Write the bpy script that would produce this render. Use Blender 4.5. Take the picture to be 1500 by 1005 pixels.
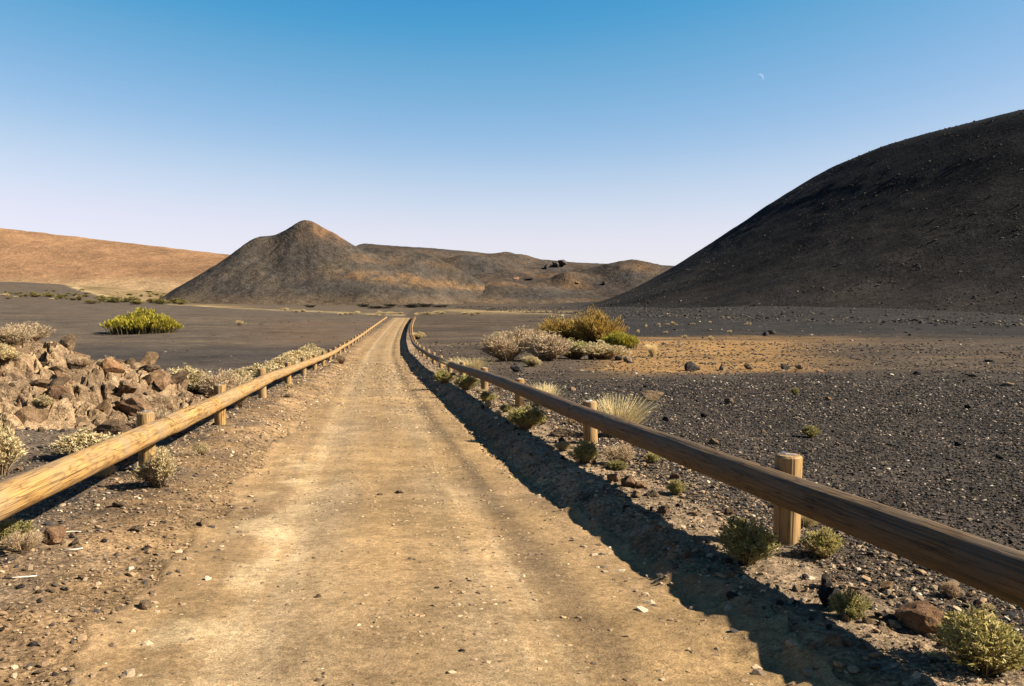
import bpy, bmesh, math
import numpy as np
from mathutils import Vector, Matrix, Euler

# ------------------------------------------------------------------ clear
for o in list(bpy.data.objects):
    bpy.data.objects.remove(o, do_unlink=True)
scene = bpy.context.scene
col = scene.collection
R = math.radians
rng = np.random.default_rng(11)

# ------------------------------------------------------------------ camera
F = 1300.0                       # focal length in photograph pixels (1500 wide)
PITCH = math.atan(57.5 / F)
cam_d = bpy.data.cameras.new('camera')
cam = bpy.data.objects.new('camera', cam_d)
col.objects.link(cam)
cam_d.sensor_width = 36.0
cam_d.lens = 36.0 * F / 1500.0
cam_d.clip_start = 0.05
cam_d.clip_end = 12000.0
cam.location = (0, 0, 0)         # eye level is z = 0
cam.rotation_euler = (math.pi / 2 - PITCH, 0, 0)
scene.camera = cam

# ------------------------------------------------------------------ light
SUN_AZ, SUN_EL = R(97), R(34.5)    # azimuth from +Y towards +X
world = bpy.data.worlds.new('World')
scene.world = world
world.use_nodes = True
wn = world.node_tree
bg = wn.nodes['Background']
sky = wn.nodes.new('ShaderNodeTexSky')
sky.sky_type = 'NISHITA'
sky.sun_disc = False
sky.sun_elevation = SUN_EL
sky.sun_rotation = SUN_AZ
sky.altitude = 2200
sky.air_density = 1.0
sky.dust_density = 1.5
sky.ozone_density = 1.5
# film-like colour response of the whole sky: each channel gets its own contrast
sep = wn.nodes.new('ShaderNodeSeparateColor'); com = wn.nodes.new('ShaderNodeCombineColor')
wn.links.new(sky.outputs[0], sep.inputs[0])
CURVES = ([(0, 0), (.09, .014), (.122, .042), (.147, .097), (.193, .20), (.284, .394), (.379, .502), (.60, .555), (1, .66)],
          [(0, 0), (.10, .05), (.16, .125), (.201, .205), (.24, .26), (.305, .333), (.42, .453), (.517, .505), (.70, .56), (1, .66)],
          [(0, 0), (.20, .15), (.28, .29), (.354, .405), (.404, .439), (.48, .501), (.57, .552), (.65, .59), (1, .70)])
for ch, pts in enumerate(CURVES):
    dv = wn.nodes.new('ShaderNodeMath'); dv.operation = 'MULTIPLY'; dv.inputs[1].default_value = .1
    fc = wn.nodes.new('ShaderNodeFloatCurve'); cu = fc.mapping.curves[0]
    cu.points[0].location = pts[0]; cu.points[1].location = pts[-1]
    for p in pts[1:-1]: cu.points.new(*p)
    fc.mapping.update()
    ml = wn.nodes.new('ShaderNodeMath'); ml.operation = 'MULTIPLY'; ml.inputs[1].default_value = 10.0
    wn.links.new(sep.outputs[ch], dv.inputs[0]); wn.links.new(dv.outputs[0], fc.inputs['Value'])
    wn.links.new(fc.outputs[0], ml.inputs[0]); wn.links.new(ml.outputs[0], com.inputs[ch])
wn.links.new(com.outputs[0], bg.inputs[0])
bg.inputs[1].default_value = 0.05
sun_d = bpy.data.lights.new('sun', 'SUN')
sun_d.energy = 5.0
sun_d.angle = R(0.53)
sun_d.color = (1.0, 0.93, 0.80)
sun = bpy.data.objects.new('sun', sun_d)
col.objects.link(sun)
to_sun = Vector((math.sin(SUN_AZ) * math.cos(SUN_EL), math.cos(SUN_AZ) * math.cos(SUN_EL), math.sin(SUN_EL)))
sun.rotation_euler = to_sun.to_track_quat('Z', 'Y').to_euler()
sun.location = (60, 0, 50)
scene.view_settings.view_transform = 'Standard'
scene.view_settings.look = 'None'
scene.view_settings.exposure = 1.63
scene.view_settings.gamma = 1.0
scene.view_settings.use_curve_mapping = False
scene.render.engine = 'CYCLES'

# ------------------------------------------------------------------ noise
def _grad_table(seed):
    r = np.random.default_rng(seed)
    a = r.random(65536) * 2 * np.pi
    return np.cos(a), np.sin(a)
_GC, _GS = _grad_table(5)
def perlin(x, y, seed=0):
    x = np.asarray(x, dtype=np.float64); y = np.asarray(y, dtype=np.float64)
    ix = np.floor(x).astype(np.int64); iy = np.floor(y).astype(np.int64)
    fx = x - ix; fy = y - iy
    def g(i, j, dx, dy):
        h = (i * 374761393 + j * 668265263 + seed * 974634777) & 0xFFFFFFFF
        h = ((h ^ (h >> 13)) * 1274126177) & 0xFFFFFFFF
        h = (h ^ (h >> 16)) & 65535
        return _GC[h] * dx + _GS[h] * dy
    u = fx * fx * fx * (fx * (fx * 6 - 15) + 10); v = fy * fy * fy * (fy * (fy * 6 - 15) + 10)
    a = g(ix, iy, fx, fy); b = g(ix + 1, iy, fx - 1, fy)
    c = g(ix, iy + 1, fx, fy - 1); d = g(ix + 1, iy + 1, fx - 1, fy - 1)
    return ((a + (b - a) * u) * (1 - v) + (c + (d - c) * u) * v) * 1.5
def fbm(x, y, size, octv=4, seed=0, gain=0.5):
    s = 0; amp = 1; f = 1.0 / size; tot = 0
    for k in range(octv):
        s = s + amp * perlin(x * f, y * f, seed + 17 * k); tot += amp
        amp *= gain; f *= 2.03
    return s / tot
def sst(a, b, x):
    t = np.clip((x - a) / (b - a), 0, 1)
    return t * t * (3 - 2 * t)

# ------------------------------------------------------------------ the lie of the land
def smooth_table(xs, ys, width, lo=-30, hi=400, n=2600):
    g = np.linspace(lo, hi, n)
    v = np.interp(g, xs, ys)
    # linear continuation at both ends
    s0 = (ys[1] - ys[0]) / (xs[1] - xs[0]); s1 = (ys[-1] - ys[-2]) / (xs[-1] - xs[-2])
    v = np.where(g < xs[0], ys[0] + (g - xs[0]) * s0, v)
    v = np.where(g > xs[-1], ys[-1] + (g - xs[-1]) * s1, v)
    k = max(3, int(width / (g[1] - g[0])))
    w = np.hanning(k * 2 + 1); w /= w.sum()
    vp = np.concatenate([v[0] + (np.arange(-k, 0)) * (v[1] - v[0]), v, v[-1] + np.arange(1, k + 1) * (v[-1] - v[-2])])
    return g, np.convolve(vp, w, 'valid')
FX = [0, 4.8, 7.8, 11.6, 18, 27, 38, 57.4, 81, 110, 133, 160]
_gl, _vl = smooth_table(FX, [-2.0, -2.78, -3.27, -3.89, -4.93, -6.35, -8.0, -10.75, -13.75, -17.1, -19.5, -22.0], 6)
_gr, _vr = smooth_table(FX, [2.47, 1.70, 1.22, 0.61, -0.41, -1.80, -3.40, -6.3, -9.3, -12.6, -15.0, -17.4], 6)
def xL(y): return np.interp(y, _gl, _vl)
def xR(y): return np.interp(y, _gr, _vr)
def xC(y): return 0.5 * (xL(y) + xR(y))
_gp, _vp = smooth_table([-30, 0, 4.8, 7.8, 11.6, 18, 28, 38.5, 57.4, 81, 110, 133, 160, 240, 350, 450, 600],
                        [-0.70, -1.21, -1.43, -1.52, -1.64, -1.82, -2.22, -2.62, -3.02, -3.2, -3.1, -2.85, -2.35, -1.7, -0.95, 0.2, 2.0], 7, -30, 900, 5200)
def P(y): return np.interp(y, _gp, _vp)
ROAD_L, ROAD_R, ROAD_END = -1.45, 1.30, 158.0
def road_mask(x, y):
    """1 on the road, falling to 0 over its ragged edges"""
    u = x - xC(y)
    wob = 0.16 * fbm(x, y, 1.3, 3, 3) + 0.07 * fbm(x, y, 0.22, 3, 4)
    m = sst(ROAD_L - 0.22, ROAD_L + 0.16, u + wob * 1.3) * (1 - sst(ROAD_R - 0.10, ROAD_R + 0.10, u - .34 * (1 - sst(3.5, 9, y)) + wob))
    return m * (1 - sst(ROAD_END - 2, ROAD_END, y))
def G(x, y, fine=True):
    x = np.asarray(x, dtype=np.float64); y = np.asarray(y, dtype=np.float64)
    r = np.hypot(x, y)
    u = x - xC(y)
    near = 1 - sst(120, 175, y)
    z = P(y)
    wobR = 0.07 * fbm(x, y, 1.4, 2, 21) + 0.10 * fbm(x, y, 0.30, 3, 23)
    dep = 0.15 + 0.10 * sst(3.0, 10.0, y)
    c = -dep * (1 - sst(1.34, 1.74, u + wobR)) * sst(-2.25, -1.35, u + 0.15 * fbm(x, y, 1.1, 2, 22))
    c = c - 0.07 * sst(1.3, 1.8, u) * (1 - sst(5, 9, u)) - 0.10 * (1 - sst(-2.3, -1.5, u)) + 0.42 * (1 - sst(-6.5, -2.8, u)) * (1 - sst(17, 36, y))
    # crown and wheel ruts of the track
    onr = sst(-1.4, -1.1, u) * (1 - sst(1.0, 1.3, u))
    c = c + onr * (-0.022 * np.exp(-((u + 0.75) / 0.22) ** 2) - 0.022 * np.exp(-((u - 0.70) / 0.22) ** 2))
    z = z + c * near
    # broad undulation away from the track
    away = sst(2.6, 8, np.abs(u))
    z = z + away * 0.16 * fbm(x, y, 9, 2, 31) * (1 - sst(150, 300, r) * 0.5)
    z = z + sst(20, 90, np.abs(u)) * 0.6 * fbm(x, y, 45, 2, 32)
    # land rises to the far left
    z = z + sst(60, 420, -x) * sst(150, 500, y) * 7.0
    z = z + sst(500, 900, y) * sst(100, 500, -x) * 16.0
    # a low rise on the right under the dark hill
    z = z + sst(90, 200, y) * sst(10, 80, x) * 1.6
    if fine:
        lod = np.exp(-r / 35.0)
        rd = sst(-1.5, -1.25, u) * (1 - sst(1.1, 1.35, u)) * near
        amp = 1 - 0.80 * rd
        z = z + amp * (0.045 * fbm(x, y, 0.55, 3, 41) * lod + 0.020 * fbm(x, y, 0.12, 3, 42) * np.exp(-r / 14.0))
        z = z + rd * 0.012 * fbm(x, y, 0.8, 2, 43)
        z = z + away * 0.06 * fbm(x, y, 2.2, 3, 44) * np.exp(-r / 90.0)
    return z
def gz(x, y): return float(G(np.array([x]), np.array([y]))[0])
_T = np.exp(np.linspace(math.log(2.0), math.log(900.0), 5000))
def site(px, py):
    """the spot on the ground seen at a place of the photograph"""
    a = (px - 750.0) / F; b = -(py - 502.5) / F
    cp, sp = math.cos(PITCH), math.sin(PITCH)
    d = np.array([a, cp + b * sp, b * cp - sp])
    X = d[0] * _T; Y = d[1] * _T; Z = d[2] * _T
    below = Z < G(X, Y)
    k = int(np.argmax(below)) if below.any() else len(_T) - 1
    return float(X[k]), float(Y[k]), float(G(X[k:k+1], Y[k:k+1])[0])

ALB = 0.62                      # all soils and stones share one albedo scale
def mix(a, b, m):
    return a + (np.asarray(b, dtype=np.float64) - a) * m[..., None]
DUST, DUST_PALE, BROWN = (.385, .242, .111), (.62, .455, .25), (.185, .122, .07)
CINDER, RUST, STRAW = (.062, .050, .040), (.33, .185, .070), (.42, .29, .13)
_pale = None
def ground_color(x, y):
    u = x - xC(y); t = x / np.maximum(y, 1.0)
    n3 = fbm(x, y, 3.0, 4, 51); n1 = fbm(x, y, 0.7, 4, 52); nb = fbm(x / 5.0, y, 6.0, 3, 53); nf = fbm(x, y, 30, 4, 54)
    c = np.zeros(x.shape + (3,)) + np.array(CINDER)
    # --- right-hand side
    right = u > 0
    mid = sst(19, 29, y + 5 * n3 + 5 * nb)
    cr = mix(c, (.125, .085, .052), mid * (0.55 + 0.9 * nb).clip(0, 1))
    om = sst(24, 34, y + 7 * nb) * (1 - sst(75, 100, y + 25 * nb)) * sst(0.07, 0.14, t + .05 * nb) * (1 - sst(0.26, 0.42, t + .12 * nf))
    cr = mix(cr, RUST, (om * (1.0 + 0.8 * nb)).clip(0, 1))
    scree = sst(72, 98, y + 12 * nb) * sst(0.0, 0.10, t)
    cr = mix(cr, (.037, .032, .0285), scree)
    band = np.exp(-((y - 215 + 200 * t) / 26) ** 2) * sst(-0.10, -0.05, t) * (1 - sst(0.06, 0.12, t))
    cr = mix(cr, STRAW, (band * (.7 + 1.4 * nb)).clip(0, .8))
    near_brown = (1 - sst(3.2, 6.5, u + 1.5 * n3)) * (1 - sst(30, 60, y))
    cr = mix(cr, (.10, .075, .055), near_brown * (.55 + n1).clip(0, 1))
    # --- left-hand side
    cl = np.zeros(c.shape) + np.array((.112, .084, .060))
    cl = mix(cl, (.16, .112, .070), (1.7 * fbm(x / 4, y, 9, 4, 59) - .05).clip(0, .8))
    nearl = 1 - sst(9, 24, y + 4 * n3)
    cl = mix(cl, (.18, .13, .088), nearl * (.75 + .8 * n1).clip(0, 1))
    warm = np.exp(-((t + .23) / .07) ** 2) * sst(55, 80, y) * (1 - sst(120, 160, y))
    cl = mix(cl, (.135, .088, .055), (warm * (.8 + nb)).clip(0, 1))
    darkb = np.exp(-((y - 50 - 10 * nb) / 14) ** 2)
    cl = mix(cl, (.05, .043, .04), (darkb * .8).clip(0, 1))
    yb = np.where(x < -20, 165 + (-20 - x) * 1.61, 165 + (x + 20) * 2.0)
    beyond = sst(-3, 6, y - yb + 8 * nf)
    scrub = mix(np.zeros(c.shape) + np.array((.34, .225, .11)), (.19, .13, .06), (.4 + 1.6 * fbm(x / 3, y, 14, 4, 56)).clip(0, 1))
    scrub = mix(scrub, (.125, .092, .060), sst(-.36, -.27, t + .04 * nf))
    cl = mix(cl, scrub, beyond)
    strip = np.exp(-((y - yb - 7) / 6) ** 2)
    cl = mix(cl, (.50, .36, .18), (strip * (.45 + 1.8 * nb)).clip(0, .85))
    cone = sst(330, 390, y) * sst(-190, -165, x)
    cl = mix(cl, (.10, .075, .05), cone * .8)
    side = sst(-1.0, 1.0, u * 2)
    c = cl * (1 - side[..., None]) + cr * side[..., None]
    # --- verges
    vl = sst(-2.9, -1.9, u + .9 * n1) * (1 - side) * (1 - sst(70, 120, y))
    c = mix(c, (.33, .205, .102), (vl * (.85 + .9 * n1)).clip(0, 1))
    vr = (1 - sst(2.0, 2.9, u + .7 * n1)) * side * (1 - sst(70, 120, y))
    c = mix(c, (.36, .25, .15), (vr * (.95 + .9 * n1)).clip(0, 1))
    # --- the track itself
    wb = .42 * fbm(x, y, 1.6, 4, 67)
    rm = sst(ROAD_L - .55, ROAD_L + .35, u + wb) * (1 - sst(ROAD_R - .05, ROAD_R + .25, u - .34 * (1 - sst(3.5, 9, y)) + .3 * wb)) * (1 - sst(ROAD_END - 2, ROAD_END, y))
    st = fbm(u / 0.16, y / 5.0, 1.0, 3, 57)
    rc = mix(np.zeros(c.shape) + np.array(DUST), (.255, .165, .088), (.30 + .9 * n3 + .5 * st).clip(0, 1))
    fine_st = fbm(u / .055, y / 7.0, 1.0, 3, 60)
    wob = u + .10 * fbm(0 * x, y, 9.0, 2, 66)
    for c0, wd, k, cc in ((-.82, .13, .25, (.47, .33, .18)), (-.55, .09, .5, (.27, .175, .09)), (.62, .13, .3, (.47, .33, .18)), (.86, .08, .75, (.20, .13, .07)), (.42, .07, .55, (.25, .165, .085)), (-1.05, .07, .45, (.25, .16, .085))):
        rc = mix(rc, cc, (np.exp(-((wob - c0) / wd) ** 2) * (k + 1.0 * fine_st + .7 * n3)).clip(0, .85))
    rut = np.exp(-((u - .78) / .16) ** 2) + .5 * np.exp(-((u + .05) / .2) ** 2)
    rc = mix(rc, (.20, .135, .075), (rut * (.35 + .9 * n3 + .5 * st)).clip(0, .7))
    trk = np.exp(-((u + .62) / .28) ** 2) + .6 * np.exp(-((u - .35) / .2) ** 2)
    rc = mix(rc, (.44, .31, .175), (trk * (.45 + .6 * st + .4 * n3)).clip(0, .8))
    # pale dust lying along the left edge
    pale = np.exp(-((u + 1.05) / .30) ** 2) * (1 - sst(9, 14, y)) * sst(-.05, .35, fbm(x, y / 1.3, .75, 5, 58, .65) + .05)
    rc = mix(rc, DUST_PALE, (pale * .7).clip(0, .55))
    c = c * (1 - rm[..., None]) + rc * rm[..., None]
    return c * ALB

# ------------------------------------------------------------------ mesh helpers
def mesh_np(name, verts, faces, smooth=True, colors=None, vecs=None):
    """verts (N,3); faces list of equal-length index array or list of arrays"""
    me = bpy.data.meshes.new(name)
    fl = faces if isinstance(faces, list) else [faces]
    fl = [np.asarray(f, dtype=np.int32) for f in fl if len(f)]
    nl = sum(f.size for f in fl); nf = sum(len(f) for f in fl)
    me.vertices.add(len(verts)); me.loops.add(nl); me.polygons.add(nf)
    me.vertices.foreach_set('co', np.asarray(verts, dtype=np.float32).ravel())
    me.loops.foreach_set('vertex_index', np.concatenate([f.ravel() for f in fl]))
    tot = np.concatenate([np.full(len(f), f.shape[1], dtype=np.int32) for f in fl])
    start = np.concatenate([[0], np.cumsum(tot)[:-1]]).astype(np.int32)
    me.polygons.foreach_set('loop_start', start)
    me.polygons.foreach_set('use_smooth', np.full(nf, smooth, dtype=bool))
    me.update(calc_edges=True)
    if colors is not None:
        a = me.attributes.new('col', 'FLOAT_COLOR', 'POINT')
        cc = np.ones((len(verts), 4), dtype=np.float32); cc[:, :3] = colors
        a.data.foreach_set('color', cc.ravel())
    if vecs is not None:
        a = me.attributes.new('wood', 'FLOAT_VECTOR', 'POINT')
        a.data.foreach_set('vector', np.asarray(vecs, dtype=np.float32).ravel())
    return me
def grid_faces(nr, nc, closed=False):
    i = np.arange(nr - 1)[:, None]; j = np.arange(nc - (0 if closed else 1))[None, :]
    a = i * nc + j; b = i * nc + (j + 1) % nc
    return np.stack([a, b, b + nc, a + nc], -1).reshape(-1, 4)
def obj(name, me, mat=None, parent=None):
    o = bpy.data.objects.new(name, me)
    col.objects.link(o)
    if mat is not None and me is not None and len(me.materials) == 0: me.materials.append(mat)
    if parent is not None: o.parent = parent
    return o
def tag(o, label=None, cat=None, group=None, kind=None):
    if label: o['label'] = label
    if cat: o['category'] = cat
    if group: o['group'] = group
    if kind: o['kind'] = kind
    return o
def empty(name, loc):
    o = bpy.data.objects.new(name, None); col.objects.link(o); o.location = loc
    o.empty_display_size = 0.1
    return o

# ------------------------------------------------------------------ materials
class NT:
    def __init__(s, name):
        s.m = bpy.data.materials.new(name); s.m.use_nodes = True
        s.t = s.m.node_tree; s.b = s.t.nodes['Principled BSDF']
        s.b.inputs['Roughness'].default_value = 0.95
        s.b.inputs['Specular IOR Level'].default_value = 0.15
    def n(s, typ, **kw):
        nd = s.t.nodes.new(typ)
        for k, v in kw.items(): setattr(nd, k, v)
        return nd
    def l(s, a, b): s.t.links.new(a, b)
    def attr(s, name, typ='GEOMETRY'):
        a = s.n('ShaderNodeAttribute'); a.attribute_name = name; a.attribute_type = typ; return a
    def noise(s, vec, scale, detail=4, rough=.55):
        nd = s.n('ShaderNodeTexNoise'); nd.inputs['Scale'].default_value = scale
        nd.inputs['Detail'].default_value = detail; nd.inputs['Roughness'].default_value = rough
        if vec is not None: s.l(vec, nd.inputs['Vector'])
        return nd.outputs['Fac']
    def ramp(s, fac, pts):
        nd = s.n('ShaderNodeValToRGB'); e = nd.color_ramp.elements
        while len(e) < len(pts): e.new(.5)
        for k, (p, c) in enumerate(pts):
            e[k].position = p; e[k].color = (*c, 1) if len(c) == 3 else c
        s.l(fac, nd.inputs[0]); return nd.outputs[0]
    def mixc(s, a, b, fac, mode='MIX'):
        nd = s.n('ShaderNodeMix', data_type='RGBA', blend_type=mode)
        for v, i in ((fac, 0), (a, 6), (b, 7)):
            if hasattr(v, 'links') or isinstance(v, bpy.types.NodeSocket): s.l(v, nd.inputs[i])
            else: nd.inputs[i].default_value = v if i == 0 else (*v, 1)
        return nd.outputs[2]
    def math(s, op, a, b=0.0, c=0.0):
        nd = s.n('ShaderNodeMath', operation=op)
        for v, i in ((a, 0), (b, 1), (c, 2)):
            if isinstance(v, bpy.types.NodeSocket): s.l(v, nd.inputs[i])
            else: nd.inputs[i].default_value = v
        return nd.outputs[0]
    def bump(s, h, strength, dist, prev=None):
        nd = s.n('ShaderNodeBump'); nd.inputs['Strength'].default_value = strength
        nd.inputs['Distance'].default_value = dist; s.l(h, nd.inputs['Height'])
        if prev is not None: s.l(prev, nd.inputs['Normal'])
        return nd.outputs[0]
def g3(v): return (v, v, v)

def soil_material(name, grain, speck_amt, bumps, pale=(.36, .28, .19), con=1.0):
    m = NT(name); geo = m.n('ShaderNodeNewGeometry'); pos = geo.outputs['Position']
    c = m.attr('col').outputs['Color']
    k1 = m.ramp(m.noise(pos, grain, 6, .7), [(.30, g3(1 - .5 * con)), (.50, g3(1.0)), (.70, g3(1 + .5 * con))])
    c = m.mixc(c, k1, 1.0, 'MULTIPLY')
    k2 = m.ramp(m.noise(pos, grain * 5.3, 2, .6), [(.32, g3(1 - .45 * con)), (.5, g3(1.0)), (.68, g3(1 + .5 * con))])
    c = m.mixc(c, k2, 1.0, 'MULTIPLY')
    for sc_, am in ((grain * .12, .30), (grain * .028, .25)):
        c = m.mixc(c, m.ramp(m.noise(pos, sc_, 5, .65), [(.32, g3(1 - am * con)), (.5, g3(1.0)), (.68, g3(1 + am * con))]), 1.0, 'MULTIPLY')
    vo = m.n('ShaderNodeTexVoronoi'); vo.inputs['Scale'].default_value = grain * 4.0; m.l(pos, vo.inputs['Vector'])
    sp = m.ramp(vo.outputs['Color'], [(speck_amt[0], g3(0)), (speck_amt[1], g3(1))])
    near = m.ramp(vo.outputs['Distance'], [(.22, g3(1)), (.34, g3(0))])
    spk = m.mixc(sp, near, 1.0, 'MULTIPLY')
    bw = m.n('ShaderNodeRGBToBW'); m.l(spk, bw.inputs[0])
    c = m.mixc(c, pale, m.math('MULTIPLY', bw.outputs[0], .6))
    m.l(c, m.b.inputs['Base Color'])
    nrm = None
    for sc, st, di in bumps: nrm = m.bump(m.noise(pos, sc, 5, .65), st, di, nrm)
    m.l(nrm, m.b.inputs['Normal'])
    m.b.inputs['Roughness'].default_value = 1.0
    m.b.inputs['Specular IOR Level'].default_value = 0.05
    return m.m
M_ground = soil_material('cinder_soil', 7.0, (.86, .93), [(3.0, .5, .10), (22, .9, .035), (90, .8, .010)])
M_road = soil_material('road_dust', 22.0, (.92, .97), [(6, .2, .03), (45, .5, .010), (160, .6, .004)], (.42, .32, .20), .8)
M_hill = soil_material('cinder_slope', .55, (.86, .93), [(.35, .35, .8), (1.1, .6, .45), (3.0, .7, .2)], (.13, .10, .07))
M_far = soil_material('far_slope', .30, (.84, .92), [(.05, .4, 4.0), (.25, .8, 1.6), (.9, .7, .5)], (.15, .11, .065), .8)

def rock_material(name, a, b, c_, scale=7.0):
    m = NT(name); tc = m.n('ShaderNodeTexCoord'); oi = m.n('ShaderNodeObjectInfo')
    add = m.n('ShaderNodeVectorMath', operation='ADD'); m.l(tc.outputs['Object'], add.inputs[0])
    sc = m.n('ShaderNodeVectorMath', operation='SCALE'); sc.inputs[0].default_value = (9, 7, 5)
    m.l(oi.outputs['Random'], sc.inputs['Scale']); m.l(sc.outputs[0], add.inputs[1])
    v = add.outputs[0]
    a, b, c_ = [tuple(ALB * q for q in w) for w in (a, b, c_)]
    cc = m.ramp(m.noise(v, 1.6, 7, .65), [(.30, a), (.50, b), (.68, c_)])
    k = m.ramp(m.noise(v, scale, 5, .7), [(.30, g3(.55)), (.52, g3(1.0)), (.72, g3(1.35))])
    cc = m.mixc(cc, k, 1.0, 'MULTIPLY')
    tint = m.ramp(oi.outputs['Random'], [(0, (.72, .72, .74)), (.5, (1, 1, 1)), (1, (1.18, 1.08, .95))])
    cc = m.mixc(cc, tint, 1.0, 'MULTIPLY')
    m.l(cc, m.b.inputs['Base Color'])
    nrm = m.bump(m.noise(v, 3.2, 6, .7), .8, .16)
    nrm = m.bump(m.noise(v, 13, 4, .7), .7, .05, nrm)
    m.l(nrm, m.b.inputs['Normal'])
    return m.m
M_rock_tan = rock_material('tan_lava', (.19, .12, .065), (.35, .23, .128), (.48, .345, .21))
M_rock_brown = rock_material('brown_lava', (.13, .082, .046), (.28, .178, .096), (.40, .27, .155))
M_rock_dark = rock_material('dark_lava', (.035, .030, .028), (.075, .062, .052), (.16, .125, .095))
M_rock_red = rock_material('reddish_lava', (.20, .11, .06), (.40, .225, .115), (.50, .31, .17))

def tint_material(name):
    m = NT(name); a = m.attr('tint', 'INSTANCER'); tc = m.n('ShaderNodeTexCoord')
    k = m.ramp(m.noise(tc.outputs['Object'], 2.5, 4, .6), [(.3, g3(.65)), (.7, g3(1.3))])
    m.l(m.mixc(a.outputs['Color'], k, 1.0, 'MULTIPLY'), m.b.inputs['Base Color'])
    return m.m
M_peb = tint_material('pebble_stone')

def wood_material(name, tone=(1, 1, 1)):
    m = NT(name); at = m.attr('wood').outputs['Vector']
    oi = m.n('ShaderNodeObjectInfo')
    off = m.n('ShaderNodeCombineXYZ'); m.l(m.math('MULTIPLY', oi.outputs['Random'], 40.0), off.inputs[2])
    v = m.n('ShaderNodeVectorMath', operation='ADD'); m.l(at, v.inputs[0]); m.l(off.outputs[0], v.inputs[1]); v = v.outputs[0]
    sl = m.n('ShaderNodeVectorMath', operation='MULTIPLY'); m.l(v, sl.inputs[0]); sl.inputs[1].default_value = (7, 7, 1.1); slv = sl.outputs[0]
    wn_ = m.n('ShaderNodeTexNoise'); wn_.inputs['Scale'].default_value = 1.0; wn_.inputs['Detail'].default_value = 3; m.l(slv, wn_.inputs['Vector'])
    sub = m.n('ShaderNodeVectorMath', operation='SUBTRACT'); m.l(wn_.outputs['Color'], sub.inputs[0]); sub.inputs[1].default_value = (.5, .5, .5)
    scl = m.n('ShaderNodeVectorMath', operation='SCALE'); m.l(sub.outputs[0], scl.inputs[0]); scl.inputs['Scale'].default_value = .10
    pv = m.n('ShaderNodeVectorMath', operation='ADD'); m.l(at, pv.inputs[0]); m.l(scl.outputs[0], pv.inputs[1])
    fl = m.n('ShaderNodeVectorMath', operation='MULTIPLY'); m.l(pv.outputs[0], fl.inputs[0]); fl.inputs[1].default_value = (1, 1, 0)
    ln = m.n('ShaderNodeVectorMath', operation='LENGTH'); m.l(fl.outputs[0], ln.inputs[0])
    ring = m.math('ABSOLUTE', m.math('SINE', m.math('MULTIPLY', ln.outputs['Value'], 230.0)))
    c = m.ramp(ring, [(.0, (.15, .08, .027)), (.28, (.29, .168, .056)), (1.0, (.37, .225, .082))])
    st = m.n('ShaderNodeVectorMath', operation='MULTIPLY'); m.l(v, st.inputs[0]); st.inputs[1].default_value = (60, 60, 1.6)
    fib = m.noise(st.outputs[0], 1.0, 4, .6)
    c = m.mixc(c, m.ramp(fib, [(.3, g3(.6)), (.5, g3(1)), (.7, g3(1.2))]), 1.0, 'MULTIPLY')
    st2 = m.n('ShaderNodeVectorMath', operation='MULTIPLY'); m.l(v, st2.inputs[0]); st2.inputs[1].default_value = (38, 38, .8)
    crack = m.noise(st2.outputs[0], 1.0, 2, .5)
    cm = m.ramp(crack, [(.0, g3(1)), (.475, g3(1)), (.50, g3(.16)), (.525, g3(1))])
    c = m.mixc(c, cm, .85, 'MULTIPLY')
    st3 = m.n('ShaderNodeVectorMath', operation='MULTIPLY'); m.l(v, st3.inputs[0]); st3.inputs[1].default_value = (22, 22, .33)
    check = m.ramp(m.noise(st3.outputs[0], 1.0, 3, .55), [(.0, g3(1)), (.43, g3(1)), (.445, g3(.10)), (.46, g3(1))])
    c = m.mixc(c, check, .9, 'MULTIPLY')
    kn = m.n('ShaderNodeTexVoronoi'); kn.inputs['Scale'].default_value = 1.0
    st4 = m.n('ShaderNodeVectorMath', operation='MULTIPLY'); m.l(v, st4.inputs[0]); st4.inputs[1].default_value = (7, 7, 2.2); m.l(st4.outputs[0], kn.inputs['Vector'])
    c = m.mixc(c, m.ramp(kn.outputs['Distance'], [(.0, g3(.22)), (.07, g3(.35)), (.12, g3(.8)), (.17, g3(1))]), .9, 'MULTIPLY')
    geo = m.n('ShaderNodeNewGeometry')
    blot = m.noise(geo.outputs['Position'], 2.2, 5, .6)
    c = m.mixc(c, (.25, .185, .12), m.ramp(blot, [(.38, g3(0)), (.62, g3(.8))]))
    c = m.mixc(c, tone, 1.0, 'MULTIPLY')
    m.l(c, m.b.inputs['Base Color'])
    m.b.inputs['Roughness'].default_value = .72; m.b.inputs['Specular IOR Level'].default_value = .25
    nb = m.bump(check, .6, .012); nb = m.bump(crack, .45, .02, nb); nb = m.bump(fib, .45, .006, nb); nb = m.bump(ring, .3, .004, nb)
    m.l(nb, m.b.inputs['Normal'])
    return m.m
M_wood = wood_material('golden_pine', (.86, .78, .62))
M_wood_shaded = wood_material('weathered_shaded_pine', (.31, .28, .24))  # greyer weathered pine, with the right rail's shade darkened into its tone
def plain(name, c, rough=.6, metal=0.0, nscale=30):
    m = NT(name); tc = m.n('ShaderNodeTexCoord')
    k = m.ramp(m.noise(tc.outputs['Object'], nscale, 4), [(.3, g3(.7)), (.7, g3(1.2))])
    m.l(m.mixc(c, k, 1.0, 'MULTIPLY'), m.b.inputs['Base Color'])
    m.b.inputs['Roughness'].default_value = rough; m.b.inputs['Metallic'].default_value = metal
    return m.m
M_steel = plain('galvanised_steel', (.55, .55, .54), .45, .8)
M_stick = plain('bleached_wood', (.62, .54, .42), .8)

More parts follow.
